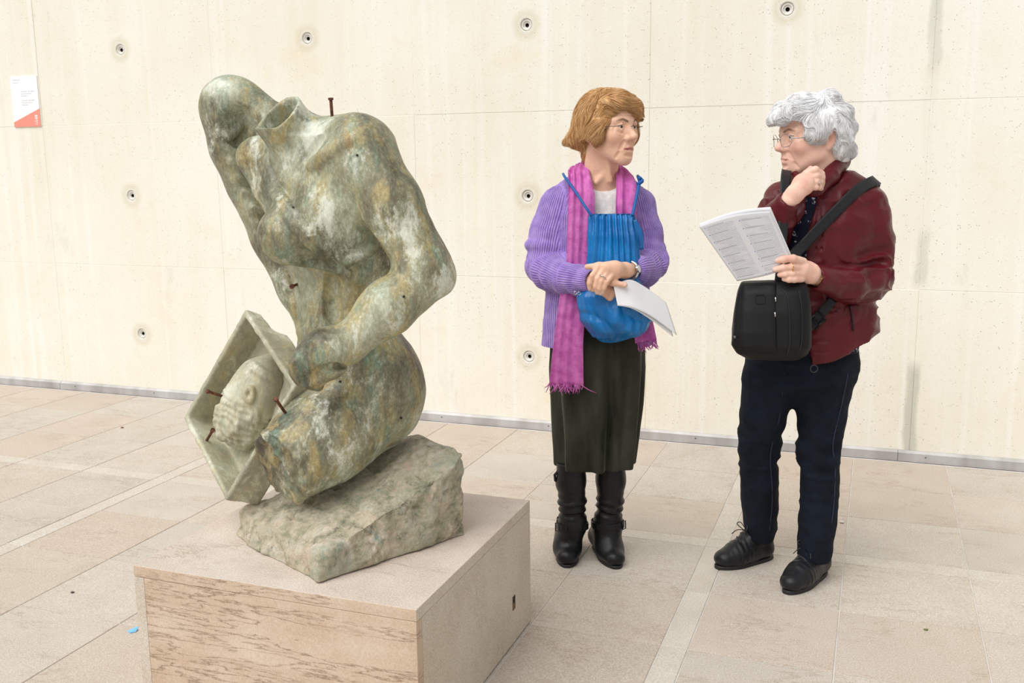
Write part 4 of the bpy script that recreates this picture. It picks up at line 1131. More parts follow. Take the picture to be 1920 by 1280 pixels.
# ---------------------------------------------------------------- hair
HAIR_A = hair_mat('golden_brown_hair', [(0.15, srgb(150, 102, 60)), (0.38, srgb(200, 150, 94)), (0.58, srgb(226, 182, 126)), (0.85, srgb(246, 218, 176))])
def hair_a():
    h = HA; lo, hi = h.C - V(.17, .17, .17), h.C + V(.17, .17, .17)
    X = Vox(lo, hi, .003)
    e = h.ell
    e(X, (0, -.022, .046), (.089, .108, .090))
    e(X, (0, .046, .076), (.068, .048, .038), .03)
    for m in (-1, 1):
        e(X, (m * .074, -.012, .004), (.030, .054, .060), .03)
        e(X, (m * .080, .012, -.016), (.022, .032, .036), .02)
    e(X, (0, -.088, .000), (.072, .050, .072), .03)
    e(X, (0, -.102, -.030), (.074, .046, .032), .02)
    e(X, (0, -.070, -.085), (.046, .035, .045), .03)
    h.rc(X, (.052, -.112, -.030), .028, (.066, -.148, -.040), .008, .02)
    # fringe swept to one side
    h.chain(X, [(.050, .056, .086), (.018, .080, .088), (-.020, .094, .066), (-.054, .078, .040)], [.016, .020, .021, .016], .015)
    # open the face
    e(X, (0, .112, -.046), (.062, .075, .084), .010, 's')
    e(X, (.020, .112, .016), (.056, .056, .050), .010, 's')
    e(X, (0, .05, -.105), (.085, .085, .060), .02, 's')
    for m in (-1, 1): e(X, (m * .092, -.020, -.058), (.036, .036, .030), .008, 's')
    v, q = X.mesh(); v, q = keep_big(v, q, 200); v = relax(v, q, 2); n = normals_np(v, q)
    s = h.inv(v.copy()); ang = np.arctan2(s[:, 0], s[:, 1])
    v2 = v + n * (0.0030 * fbm(v * V(1, 1, .35), 60, 3, 4))[:, None]
    o = mesh_np('hair', v2, q, HAIR_A, wa, attrs={'tone': np.clip(.35 + .4 * fbm(v * V(1, 1, .3), 90, 2, 7), 0, 1)})
    def dirf(p):
        d = np.zeros_like(p); r = p - V(.02, -.03, .14); d[:, 0] = r[:, 0] * 4.0; d[:, 1] = r[:, 1] * 4.0; d[:, 2] = -.25 - 1.2 * np.clip(.12 - p[:, 2], 0, .2) / .12
        fr = (p[:, 1] > .02) & (p[:, 2] > .035); d[fr] = V(-1.2, .5, -.25)
        bk = p[:, 2] < -.02; d[bk, 2] *= .8; d[bk, 1] -= 1.0
        return d / (np.linalg.norm(d, axis=1)[:, None] + 1e-9)
    strands('hair_strand', X, o, HAIR_A, 11000, h, None, .050, dirf, rad=.0007, lift=.008, wave=.9, wsc=26, seed=3, v=v)
hair_a()
GA = plain('thin_wire', srgb(110, 96, 88), 0.3, 0.8)
glasses(HA, wa, GA, rim=False, lw=.024, lh=.017, y0=.108, z0=.000)
bm = bmesh.new(); bmesh.ops.create_uvsphere(bm, u_segments=14, v_segments=10, radius=.0034)
o = bm_obj('earring', bm, plain('pearl', srgb(235, 232, 226), 0.2, 0.1), wa, True); o.location = HA.p(.083, -.014, -.038)
# ---------------------------------------------------------------- blouse, cardigan
BLOUSE = cloth('white_blouse', srgb(226, 224, 220), srgb(240, 239, 236), 60, bump=0.5)
ROWS_A = [(314, 1088, 1168, .015, .62), (326, 1068, 1180, .015, .50), (340, 1050, 1194, .012, .50), (358, 1036, 1206, .01, .55), (400, 1030, 1212, .0, .62), (460, 1034, 1212, -.005, .66), (540, 1024, 1217, -.005, .66), (600, 1018, 1221, 0, .66), (668, 1014, 1224, .0, .66)]
def blouse_a():
    X = Vox((-.20, -.20, .80), (.20, .16, 1.44), .0045)
    r = [(a, b + 10, c - 8, d, e * .98) for a, b, c, d, e in ROWS_A if 320 < a < 590]; r[0] = (336, 1072, 1178, .012, .56)
    X.loft(rows_px(AF, r), 0)
    nk = A(1131, 322, -.03); X.ell(nk, (.070, .11, .064), .02, 's')
    v, q = X.mesh(); v, q = keep_big(v, q, 100); v = relax(v, q, 2); n = normals_np(v, q)
    v = v + n * (0.0025 * fbm(v * V(1, 1, .6), 45, 3))[:, None]; mesh_np('blouse', v, q, BLOUSE, wa)
blouse_a()
ARM_A = [[A(1043, 384, .005), A(1029, 436, .0), A(1019, 497, -.02)], [A(1020, 499, -.025), A(1060, 520, -.11), A(1100, 526, -.175)],
         [A(1199, 384, .005), A(1211, 436, 0), A(1219, 492, -.03)], [A(1219, 494, -.03), A(1207, 505, -.10), A(1190, 507, -.155)]]
ARM_AR = [[.056, .058, .060], [.058, .052, .044], [.052, .055, .058], [.056, .052, .043]]
def cardigan_a():
    X = Vox((-.30, -.26, .78), (.30, .17, 1.46), .0040)
    X.loft(rows_px(AF, ROWS_A), 0)
    # open front
    op = rows_px(AF, [(300, 1096, 1160, -.1, 1), (330, 1092, 1166, -.1, 1), (400, 1078, 1182, -.1, 1), (550, 1064, 1196, -.1, 1), (690, 1058, 1206, -.1, 1)])
    Z = np.array(sorted(op))
    def fn(x, y, z):
        xc = np.interp(z, Z[:, 0], Z[:, 1]); w = np.interp(z, Z[:, 0], Z[:, 3]); return np.maximum(np.abs(x - xc) - w, y + .0)
    X.op(fn, (-.2, -.3, .7), (.2, 0, 1.5), .006, 's')
    X.ell(A(1130, 305, .0), (.072, .085, .085), .015, 's')
    # hollow under the hem
    X.loft(rows_px(AF, [(a, b + 7, c - 7, d, e) for a, b, c, d, e in ROWS_A if a >= 540] + [(700, 1020, 1218, 0, .66)]), .004, 's')
    for P, r in zip(ARM_A, ARM_AR): X.chain(P, r, .025)
    # bunched rolls in the sleeves
    for c, ax, R, r in ((A(1022, 462, -.005), V(.1, .1, 1), .054, .012), (A(1024, 508, -.03), V(1, -1, .35), .052, .012), (A(1044, 515, -.075), V(.6, -1, .1), .050, .010), (A(1086, 525, -.15), V(.5, -1, 0), .042, .009),
                        (A(1213, 462, -.01), V(.1, .1, 1), .050, .012), (A(1221, 492, -.04), V(-.5, -.8, .5), .052, .011), (A(1208, 504, -.095), V(-.4, -1, 0), .048, .010), (A(1190, 507, -.15), V(-.4, -1, 0), .040, .008)):
        P = ring_path(c, ax, R, 20, ref=V(0.2, .1, 1) if abs(nrm(ax)[2]) < .9 else V(1, 0, 0))
        for a, b in zip(P[:-1], P[1:]): X.rc(a, r, b, r, .014)
    # sleeve mouths
    X.rc(A(1100, 526, -.160), .030, A(1116, 527, -.205), .032, .004, 's'); X.rc(A(1190, 507, -.150), .030, A(1180, 507, -.20), .033, .004, 's')
    v, q = X.mesh(); v, q = keep_big(v, q, 200); v = relax(v, q, 2); n = normals_np(v, q)
    segs = []
    for P, r in zip(ARM_A, ARM_AR):
        for i in range(2): segs.append((P[i], r[i], P[i + 1], r[i + 1]))
    u = arm_uv(v, segs, V(0, 0, 0)); rw = rib_weight(u, q, len(v))
    v = v + n * (0.0045 * fbm(v * V(1, 1, .7), 16, 3, 2) + 0.0007 * rw * np.sin(u * 2 * math.pi / .0074))[:, None]
    mesh_np('cardigan', v, q, KNIT, wa, attrs={'rib': u, 'ribw': rw})
cardigan_a()
# ---------------------------------------------------------------- skirt
SKIRT = Mat('dark_velvet', 0.8, spec=0.15); _p = SKIRT.pos((1, 1, .25))
SKIRT.col(SKIRT.ramp(SKIRT.noise(_p, 14, 4), [(0.35, srgb(36, 37, 30)), (0.7, srgb(66, 67, 56))])); SKIRT.b.inputs['Sheen Weight'].default_value = 0.5; SKIRT.b.inputs['Sheen Roughness'].default_value = 0.3
SKIRT.b.inputs['Sheen Tint'].default_value = (.42, .45, .36, 1); SKIRT = SKIRT.m
def skirt_a():
    X = Vox((-.24, -.24, .28), (.24, .24, .95), .0045)
    R = [(560, 1050, 1192, 0, .58), (600, 1042, 1200, 0, .62), (640, 1034, 1208, 0, .7), (690, 1032, 1208, 0, .72), (760, 1036, 1202, 0, .74), (830, 1039, 1192, 0, .72), (872, 1040, 1186, 0, .72)]
    X.loft(rows_px(AF, R), 0)
    X.loft(rows_px(AF, [(a, b + 5, c - 5, d, e) for a, b, c, d, e in R if a > 700] + [(890, 1046, 1180, 0, .7)]), .003, 's')
    v, q = X.mesh(); v, q = keep_big(v, q, 100); v = relax(v, q, 2); n = normals_np(v, q)
    a = np.arctan2(v[:, 1], v[:, 0]); k = np.clip((.95 - v[:, 2]) / .5, 0, 1)
    d = .013 * k * (np.sin(a * 7 + .8 * np.sin(a * 3)) + .5 * np.sin(a * 12 + 1.3)); n[:, 2] = 0
    fold = np.exp(-((a + 1.15) / .05) ** 2); d = d + .010 * k * (np.tanh((a + 1.15) * 40) * np.exp(-((a + 1.15) / .22) ** 2))
    rr_ = np.hypot(v[:, 0], v[:, 1])[:, None] + 1e-9; n = np.stack([v[:, 0], v[:, 1], 0 * a], -1) / rr_
    v = v + n * (d + .004 * fbm(v * V(1, 1, .3), 14, 3, 5))[:, None]
    mesh_np('skirt', v, q, SKIRT, wa)
skirt_a()
# ---------------------------------------------------------------- scarf
PINK = cloth('pink_scarf', srgb(200, 98, 176), srgb(222, 128, 198), 34, bump=0.9, weave=520)
def scarf_a():
    sr = V(1, 0, 0)
    o, G, N = sheet('scarf', [A(1126, 290, .090), A(1100, 297, .062), A(1086, 314, .005), A(1087, 338, -.070), A(1090, 366, -.110), A(1089, 420, -.128), A(1085, 500, -.130), A(1075, 560, -.135), A(1066, 640, -.140), A(1062, 722, -.135)],
                    [AF.m(x) for x in (30, 34, 38, 42, 48, 48, 46, 50, 54, 64)], [V(.1, -.2, -1), V(.5, -.3, .7), V(.85, -.3, .35), V(1, -.15, 0), sr, sr, sr, sr, sr, sr, sr], PINK, wa, 34, 110, 3.0, .007, .004, 1, rough=.002, calm=.3)
    def fringe(G, N, n, seed):
        rs = np.random.RandomState(seed); parts = []
        e = G[-1]; t = nrm(G[-1].mean(0) - G[-4].mean(0))
        for k in range(n):
            u = rs.rand() * (len(e) - 1); i = int(u); p = e[i] * (1 - (u - i)) + e[min(i + 1, len(e) - 1)] * (u - i)
            L = .012 + .022 * rs.rand(); w = V(rs.randn() * .006, rs.randn() * .004, 0)
            parts.append(tube_np(spline([p - t * .004, p + t * L * .5 + w, p + t * L + w * 2.2], 5), [.0024, .0019, .0016, .0013, .0008], 4))
        return merge_np(parts)
    f = fringe(G, N, 46, 2); mesh_np('fringe', *f, PINK, o)['kind'] = 'stuff'
    o2, G2, N2 = sheet('scarf_end', [A(1128, 290, .092), A(1152, 301, .066), A(1167, 318, .005), A(1174, 344, -.075), A(1174, 390, -.115), A(1176, 450, -.12), A(1188, 540, -.125), A(1204, 600, -.130), A(1211, 640, -.135)],
                    [AF.m(x) for x in (26, 28, 30, 36, 38, 36, 36, 36, 40)], [V(-.1, -.2, -1), V(-.5, -.3, .7), V(-.85, -.2, .3), V(-1, .1, 0), -sr, -sr, -sr, -sr, -sr], PINK, wa, 26, 90, 2.0, .007, .004, 5, rough=.002, calm=.3)
    f = fringe(G2, N2, 34, 6); mesh_np('fringe', *f, PINK, o2)['kind'] = 'stuff'
scarf_a()
# ---------------------------------------------------------------- boots
BOOT = leather('black_boot_leather', (.009, .009, .010), 0.36, 0.2); SOLE = plain('black_rubber', (.012, .012, .012), 0.6)
BUCK = plain('dark_buckle', (.02, .02, .022), 0.3, 0.6)
def boot(shaft, toe_px, heel_off, side):
    toe = AF.loc(ground(*toe_px)); heel = toe + heel_off
    o = None
    lo = np.minimum(toe, heel) - V(.10, .06, 0); hi = np.maximum(toe, heel) + V(.10, .12, .46)
    X = Vox(lo, V(hi[0], hi[1], .46), .0042)
    P, d, sd, L = shoe_vox(X, toe, heel, .044, .060, .025, .036, .010)
    S_ = [A(*s) for s in shaft]; rad = [.053, .050, .045, .040, .040]
    X.chain(S_, rad, .02); X.rc(S_[-1], .040, P(L - .055, .055), .040, .03)
    X.rc(S_[-1], .038, P(.10, .058), .034, .04)
    X.plane_cut(V(0, 0, .009), V(0, 0, -1), lo - .1, hi + .1)
    X.plane_cut(S_[0] + V(0, 0, -.005), V(0, 0, 1), lo - .1, hi + .1)
    v, q = X.mesh(); v, q = keep_big(v, q, 100); v = relax(v, q, 2); n = normals_np(v, q)
    za = S_[3][2]; k = np.exp(-((v[:, 2] - za - .035) / .045) ** 2) * np.clip((v[:, 2] - za + .02) / .02, 0, 1)
    v = v + n * (k * .004 * np.sin(v[:, 2] * 210 + 2.2 * noise(v, 16) + 6 * v[:, 0]) + .002 * fbm(v, 14, 2))[:, None]
    o = mesh_np('boot', v, q, BOOT, wa)
    sole_mesh('sole', toe, heel, .0415, .0, .011, SOLE, o, grow=.0015)
    # ankle strap with buckle
    c = P(L * .62, .118); ax = nrm(V(0, 0, 1) + d * .12)
    ring = []
    for a in np.linspace(0, 2 * math.pi, 40):
        u = nrm(np.cross(ax, sd)); dirv = math.cos(a) * u + math.sin(a) * sd
        ts = np.linspace(.01, .12, 111); f = X.sample(c + dirv * ts[:, None]); j = np.where(f > 0)[0]
        ring.append(c + dirv * ((ts[j[0]] if len(j) else .06) + .0022))
    ring = np.array(ring); R_ = np.array(ring)
    v1, f1 = tube_np(R_, .011, 8, flat=(ax, 1.0)); 
    cc = R_.mean(0)
    vv = []; ff = []
    for i, p in enumerate(R_):
        r_ = nrm(p - cc)
        for dz, dr in ((-.011, .0), (-.011, .003), (.011, .003), (.011, .0)): vv.append(p + ax * dz + r_ * dr)
    n_ = len(R_)
    for i in range(n_ - 1):
        for k2 in range(4): ff.append((i * 4 + k2, i * 4 + (k2 + 1) % 4, (i + 1) * 4 + (k2 + 1) % 4, (i + 1) * 4 + k2))
    st = mesh_np('strap', vv, ff, BOOT, o, smooth=False)
    i = int(np.argmax((R_ - cc) @ V(side, -.35, 0))); p = R_[i] + nrm(R_[i] - cc) * .005
    tv = nrm(np.cross(ax, R_[i] - cc))
    sq = [p + ax * a + tv * b for a, b in ((-.014, -.010), (.014, -.010), (.014, .010), (-.014, .010), (-.014, -.010), (.014, -.010))]
    mesh_np('buckle', *tube_np(sq, .0022, 6), BUCK, st)
    return o, X
b1, _ = boot([(1070, 862, -.01), (1071, 900, -.012), (1073, 940, -.005), (1073, 966, .005), (1073, 984, .005)], (1064, 1065), V(.012, .250, 0), -1)
b2, _ = boot([(1145, 862, .015), (1145, 900, .012), (1143, 940, .018), (1141, 966, .026), (1140, 984, .026)], (1158, 1067), V(-.055, .245, 0), 1)
p = A(1043, 893, -.02); mesh_np('pull_strap', *tube_np([p + V(.008, 0, .022), p + V(-.006, -.006, .008), p + V(-.004, -.006, -.012), p + V(.006, 0, -.022)], [.005, .005, .005, .004], 6), BOOT, b1)
# ---------------------------------------------------------------- watch and ring
w = bpy.data.objects.new('wrist_watch', None); link(w, wa)
wc = A(1181, 507, -.195); wax = nrm(A(1172, 507, -.225) - A(1188, 507, -.165))
tube('watch_band', ring_path(wc, wax, .0285, 30, 1.0), .0045, SILVER, w, 8, flat=(wax, 1.0))
dn = nrm(V(.55, -.8, .25)); dn = nrm(dn - wax * (dn @ wax)); dc = wc + dn * .030
mesh_np('watch_case', *tube_np([dc - dn * .003, dc + dn * .003], .0125, 20), SILVER, w, smooth=False)
mesh_np('watch_dial', *tube_np([dc + dn * .0025, dc + dn * .0036], .0100, 20), plain('watch_dial_white', srgb(225, 226, 226), 0.25), w, smooth=False)
rc_ = A(1130, 520, -.283); rd = nrm(A(1127, 528, -.283) - A(1142, 506, -.267))
tube('ring', ring_path(rc_ + V(0, .002, 0), rd, .0122, 22), .0018, SILVER, wa, 6)
# ---------------------------------------------------------------- drawstring bag (own thing)
BLUE = Mat('blue_nylon', 0.36, spec=0.5); _p = BLUE.pos()
BLUE.col(BLUE.ramp(BLUE.noise(_p, 12, 4), [(0.3, srgb(0, 92, 160)), (0.7, srgb(0, 120, 190))])); BLUE.bump(BLUE.noise(BLUE.pos((1, 1, .5)), 70, 5, .6), 0.35, 0.006); BLUE = BLUE.m
bag = root('drawstring_bag', AF, label='bright blue nylon drawstring bag hanging in front of the purple cardigan', cat='bag')
def bag_a():
    R = [(401, 1108, 1188, -.150, .22), (409, 1104, 1192, -.150, .30), (416, 1106, 1190, -.152, .34), (440, 1103, 1195, -.160, .40), (490, 1101, 1200, -.168, .45), (530, 1098, 1202, -.172, .48), (552, 1084, 1206, -.176, .50), (575, 1086, 1216, -.178, .52), (600, 1095, 1222, -.176, .54), (620, 1108, 1206, -.172, .50), (634, 1120, 1182, -.168, .42), (641, 1132, 1160, -.165, .3)]
    L = rows_px(AF, R); A_ = np.array(sorted(L)); nz, na = 130, 160
    zz = np.linspace(A_[0, 0], A_[-1, 0], nz); xc, yc, w, q_ = [np.interp(zz, A_[:, 0], A_[:, i]) for i in range(1, 5)]
    for _ in range(3):
        for arr in (xc, yc, w, q_): arr[1:-1] = .25 * arr[:-2] + .5 * arr[1:-1] + .25 * arr[2:]
    th = np.linspace(0, 2 * math.pi, na, endpoint=False)
    X3 = xc[:, None] + w[:, None] * np.cos(th)[None]; Y3 = yc[:, None] + (w * q_)[:, None] * np.sin(th)[None]; Z3 = np.repeat(zz[:, None], na, 1)
    v = np.stack([X3, Y3, Z3], -1)
    nx = np.stack([np.cos(th) * .6, np.sin(th), th * 0], -1)[None]
    t = (zz - zz[0]) / (zz[-1] - zz[0])
    top = np.clip((t - .45) / .5, 0, 1)[:, None]
    s = np.cos(th)[None] * 1.0
    pleat = np.sin(s * 24 + 2.0 * noise(np.stack([s * 2 + 0 * zz[:, None], zz[:, None] * 5 + 0 * s, 0 * s + 0 * zz[:, None]], -1), 1.0, 3)) * (.0018 + .0048 * top)
    low = np.clip(1 - t / .55, 0, 1)[:, None]
    diag = np.abs(np.sin((v[..., 0] * 26 + v[..., 2] * 20) + 3 * noise(v, 9, 5))) * .020 * low * (t[:, None] > .04)
    v = v + nx * (pleat + diag - .004 * low + .016 * low * (1 - 2 * np.abs(noise(v * V(1.3, 1, .8) + V(0, 0, .3) * v[..., :1], 15, 6))) + .003 * (1 - 2 * np.abs(noise(v * V(1.4, 1, .35), 26, 9))) + .004 * fbm(v * V(1, 1, .5), 22, 3, 8))[..., None]
    # gathered mouth ridge
    v = v.reshape(-1, 3); I = np.arange(nz * na).reshape(nz, na); J = np.roll(I, -1, 1)
    q = np.stack([I[:-1], J[:-1], J[1:], I[1:]], -1).reshape(-1, 4)
    c0, c1 = len(v), len(v) + 1; v = np.concatenate([v, [v[I[0]].mean(0)], [v[I[-1]].mean(0) - V(0, 0, .006)]])
    cap = [(c0, I[0, (k + 2) % na], I[0, (k + 1) % na], I[0, k]) for k in range(0, na, 2)] + [(c1, I[-1, k], I[-1, (k + 1) % na], I[-1, (k + 2) % na]) for k in range(0, na, 2)]
    mesh_np('bag_body', v, np.concatenate([q, cap]), BLUE, bag)
bag_a()
CORD = plain('blue_cord', srgb(8, 88, 160), 0.6)
tube('cord', spline([A(1109, 405, -.175), A(1098, 388, -.165), A(1076, 355, -.115), A(1060, 333, -.07), A(1056, 326, .0)], 20), .0045, CORD, bag, 8)
tube('cord', spline([A(1186, 404, -.175), A(1190, 385, -.150), A(1196, 356, -.115), A(1199, 341, -.085), A(1196, 330, .0)], 20), .0055, CORD, bag, 8)
kn = A(1200, 342, -.10); mesh_np('knot', *tube_np(spline([kn + V(-.008, 0, -.006), kn + V(.006, -.006, .004), kn + V(.004, .004, .010), kn + V(-.004, -.004, .016)], 10), .0062, 8), CORD, bag)
sheet('side_tab', [A(1190, 412, -.165), A(1198, 440, -.165), A(1203, 468, -.160)], [.012, .030, .012], V(1, 0, 0), BLUE, bag, 10, 14, 1.0, .002, .002, 3)
for k, (x, y) in enumerate(((1079, 549), (1086, 550))):
    tube('eyelet', ring_path(A(x, y, -.195), V(0, 1, 0), .0050, 14), .0014, SILVER, bag, 6)
# ---------------------------------------------------------------- folded paper (own thing)
PAPER = Mat('white_paper', 0.75, spec=0.25, base=srgb(238, 238, 240)).m
def paper_from(fr, bot, top, name, parent, mat, thick=.0008, n=28, nv=14):
    B = spline([fr.L(*p) for p in bot], n); T = spline([fr.L(*p) for p in top], n)
    G = B[:, None] + (T - B)[:, None] * np.linspace(0, 1, nv)[None, :, None]
    du = np.gradient(G, axis=0); dv = np.gradient(G, axis=1); N = np.cross(du, dv); N /= np.linalg.norm(N, axis=2)[..., None]
    v = np.concatenate([(G + N * thick / 2).reshape(-1, 3), (G - N * thick / 2).reshape(-1, 3)]); o = n * nv; I = np.arange(o).reshape(n, nv)
    a = np.stack([I[:-1, :-1], I[1:, :-1], I[1:, 1:], I[:-1, 1:]], -1).reshape(-1, 4); q = [a, a[:, ::-1] + o]
    for e in (I[::-1, 0], I[:, -1], I[0], I[-1, ::-1]): q.append(np.stack([e[:-1], e[1:], e[1:] + o, e[:-1] + o], -1))
    uv = np.stack(np.meshgrid(np.linspace(0, 1, n), np.linspace(0, 1, nv), indexing='ij'), -1).reshape(-1, 2); uv = np.concatenate([uv, uv])
    return mesh_np(name, v, np.concatenate(q), mat, parent, attrs={'pu': uv[:, 0], 'pv': uv[:, 1]}), G, N
pa = root('folded_leaflet', AF, label='blank white folded leaflet held in the clasped hands', cat='leaflet')
paper_from(AF, [(1158, 573, -0.276), (1186, 577, -0.269), (1216, 590, -0.249), (1244, 609, -0.229), (1269, 628, -0.214)], [(1150, 534, -0.264), (1180, 524, -0.242), (1205, 535, -0.219), (1230, 552, -0.204), (1249, 567, -0.194)], 'leaf', pa, PAPER)
paper_from(AF, [(1158, 572, -0.272), (1186, 579, -0.262), (1214, 595, -0.242), (1240, 614, -0.222), (1262, 631, -0.209)], [(1152, 536, -0.260), (1180, 527, -0.236), (1204, 537, -0.213), (1229, 554, -0.198), (1247, 569, -0.188)], 'leaf', pa, PAPER)
# ================================================================== woman in the burgundy jacket
BF = Frame(-0.245, 3.34)
B = BF.L
wb_ = root('person', BF, label='person with white curly hair in a burgundy leather jacket and dark jeans, reading', cat='person')
HB = Head(B(1520, 256, .0), -77, pitch=4, sc=1.02, sz=.95)
SKIN_B = skin_mat('skin_light'); SB = np.array(srgb(238, 196, 176))
def woman_b_body():
    X = Vox((-.34, -.40, .05), (.26, .22, 1.68), .006, fx=[(-.20, .06, .0024)], fy=[(-.36, .10, .0025)], fz=[(1.00, 1.15, .0024), (1.22, 1.60, .0023)])
    HB.build(X, mouth=.0016, nose=1.15)
    X.rc(HB.p(0, -.036, -.08), .054, B(1543, 348, -.005), .050, .02)
    X.rc(HB.p(0, .03, -.10), .030, HB.p(0, -.01, -.15), .040, .03)
    X.loft(rows_px(BF, [(362, 1510, 1580, .0, .6), (380, 1490, 1605, .02, .40), (430, 1480, 1610, .02, .40), (560, 1480, 1600, .02, .42), (690, 1470, 1570, .02, .5)]), .04)
    for a, b in (((1445, 690, 0), (1440, 760, .0)), ((1540, 690, 0), (1536, 780, -.0))): X.rc(B(*a) + V(0, .03, 0), .050, B(*b) + V(0, .02, 0), .040, .03)
    X.chain([B(1620, 405, 0), B(1634, 522, -.035), B(1590, 533, -.12), B(1532, 521, -.185)], [.030, .028, .024, .024], .02)
    X.chain([B(1466, 395, .02), B(1446, 440, -.045), B(1476, 380, -.15)], [.030, .030, .026], .02)
    # left hand holding the sheet
    X.chain([B(1532, 519, -.185), B(1518, 512, -.215), B(1503, 505, -.235)], [.025, .030, .029], .012, flat=(V(.2, 1, 0), .70))
    for k, a, b, c, w in (((1506, 490), (1487, 484), (1470, 486), (1456, 488), .0110), ((1504, 502), (1484, 500), (1468, 502), (1453, 505), .0105),
                          ((1502, 513), (1485, 513), (1472, 514), (1462, 515), .0102), ((1503, 523), (1489, 524), (1479, 524), (1470, 523), .0094)):
        X.chain([B(*k, -.240), B(*a, -.262), B(*b, -.266), B(*c, -.258)], [w + .001, w, w - .0006, w - .002], .005)
    X.chain([B(1516, 498, -.215), B(1494, 488, -.218), B(1474, 490, -.222)], [.013, .0105, .009], .008)
    # right hand raised to the neck
    X.chain([B(1476, 380, -.15), B(1490, 364, -.158), B(1506, 346, -.150), B(1518, 333, -.135)], [.025, .026, .031, .028], .012, flat=(V(.3, 1, .2), .62))
    for k, a, b, c, w in (((1516, 323), (1529, 318), (1540, 326), (1541, 336), .0108), ((1520, 331), (1531, 329), (1541, 333), (1542, 342), .0106),
                          ((1522, 340), (1531, 340), (1538, 341), (1541, 347), .0100), ((1520, 349), (1529, 351), (1536, 351), (1540, 354), .0092)):
        X.chain([B(*k, -.142), B(*a, -.150), B(*b, -.135), B(*c, -.110)], [w + .001, w, w - .0008, w - .002], .005)
    X.chain([B(1500, 344, -.135), B(1512, 326, -.115), B(1520, 316, -.09)], [.014, .0112, .009], .008)
    v, q = X.mesh(); v, q = keep_big(v, q, 200)
    c = HB.colour(v, SB, np.array(srgb(150, 112, 90)), srgb(212, 146, 132))
    hand = (v[:, 1] < -.10); k = np.clip(fbm(v, 40, 3), 0, 1) * hand; c = c * (1 - .4 * k[:, None]) + np.array(srgb(222, 150, 132)) * (.4 * k[:, None])
    for px, py in ((1455, 488), (1452, 505)):
        t = X.hit(BF, px, py); d = np.linalg.norm(v - t, axis=1); c = np.where((d < .0055)[:, None], np.array(srgb(240, 204, 190)), c)
    mesh_np('body', v, q, SKIN_B, wb_, cols={'skin': c})
    return X
BX = woman_b_body()
HB.eyes(wb_, srgb(96, 104, 104))
HAIR_B = hair_mat('white_hair', [(0.10, srgb(206, 203, 200)), (0.30, srgb(232, 231, 230)), (0.50, srgb(246, 246, 247)), (0.85, srgb(253, 253, 254))], 0.55)
def hair_b():
    h = HB; X = Vox(h.C - V(.19, .17, .17), h.C + V(.19, .17, .19), .003); e = h.ell
    e(X, (0, -.020, .046), (.086, .104, .092))
    e(X, (0, .052, .074), (.066, .060, .042), .03)
    e(X, (0, .092, .066), (.058, .034, .030), .02)
    e(X, (0, .112, .058), (.040, .018, .018), .02)
    for m in (-1, 1):
        e(X, (m * .072, .000, .026), (.026, .056, .048), .03)
        e(X, (m * .070, .030, .010), (.018, .022, .024), .02)
        e(X, (m * .066, -.062, -.010), (.030, .036, .062), .03)
    e(X, (0, -.090, -.006), (.062, .038, .066), .03)
    e(X, (0, -.080, -.066), (.056, .040, .036), .03)
    for a, b, c, r in ((-.02, -.126, -.046, .015), (.02, -.122, -.020, .016), (-.04, -.112, -.062, .016), (.0, -.118, .02, .018), (-.05, -.104, .02, .020), (.05, .07, .10, .022), (-.04, .09, .085, .024), (0, .04, .118, .026), (-.03, -.05, .122, .026), (-.05, -.085, .07, .026)):
        e(X, (a, b, c), (r, r, r * .8), .02)
    e(X, (0, .125, -.026), (.075, .076, .078), .008, 's')
    for m in (-1, 1):
        e(X, (m * .050, .090, .022), (.045, .040, .036), .008, 's'); e(X, (m * .088, .018, -.052), (.030, .050, .044), .008, 's')
        e(X, (m * .090, -.022, -.012), (.024, .022, .034), .006, 's')
    v, q = X.mesh(); v, q = keep_big(v, q, 200); v = relax(v, q, 2); n = normals_np(v, q)
    v2 = v + n * (0.006 * fbm(v, 34, 3, 4))[:, None]
    o = mesh_np('hair', v2, q, HAIR_B, wb_, attrs={'tone': np.clip(.55 + .4 * fbm(v, 40, 3, 7), 0, 1)})
    def dirf(p):
        d = np.zeros_like(p); r = p - V(0, -.05, .15); d[:, 0] = r[:, 0] * 3; d[:, 1] = r[:, 1] * 6; d[:, 2] = -.3 - 1.0 * np.clip(.10 - p[:, 2], 0, .2) / .1
        d[p[:, 1] < -.02, 1] -= .4
        return d / (np.linalg.norm(d, axis=1)[:, None] + 1e-9)
    strands('hair_strand', X, o, HAIR_B, 11000, h, None, .044, dirf, rad=.0008, curl=1.2, lift=.007, seed=5, v=v, wave=.5)
hair_b()
GB = plain('grey_metal_frame', srgb(165, 165, 168), 0.25, 0.8)
g = glasses(HB, wb_, GB, rim=True, lw=.024, lh=.020, y0=.108, z0=-.006, temple_r=.0016, rim_r=.0010)
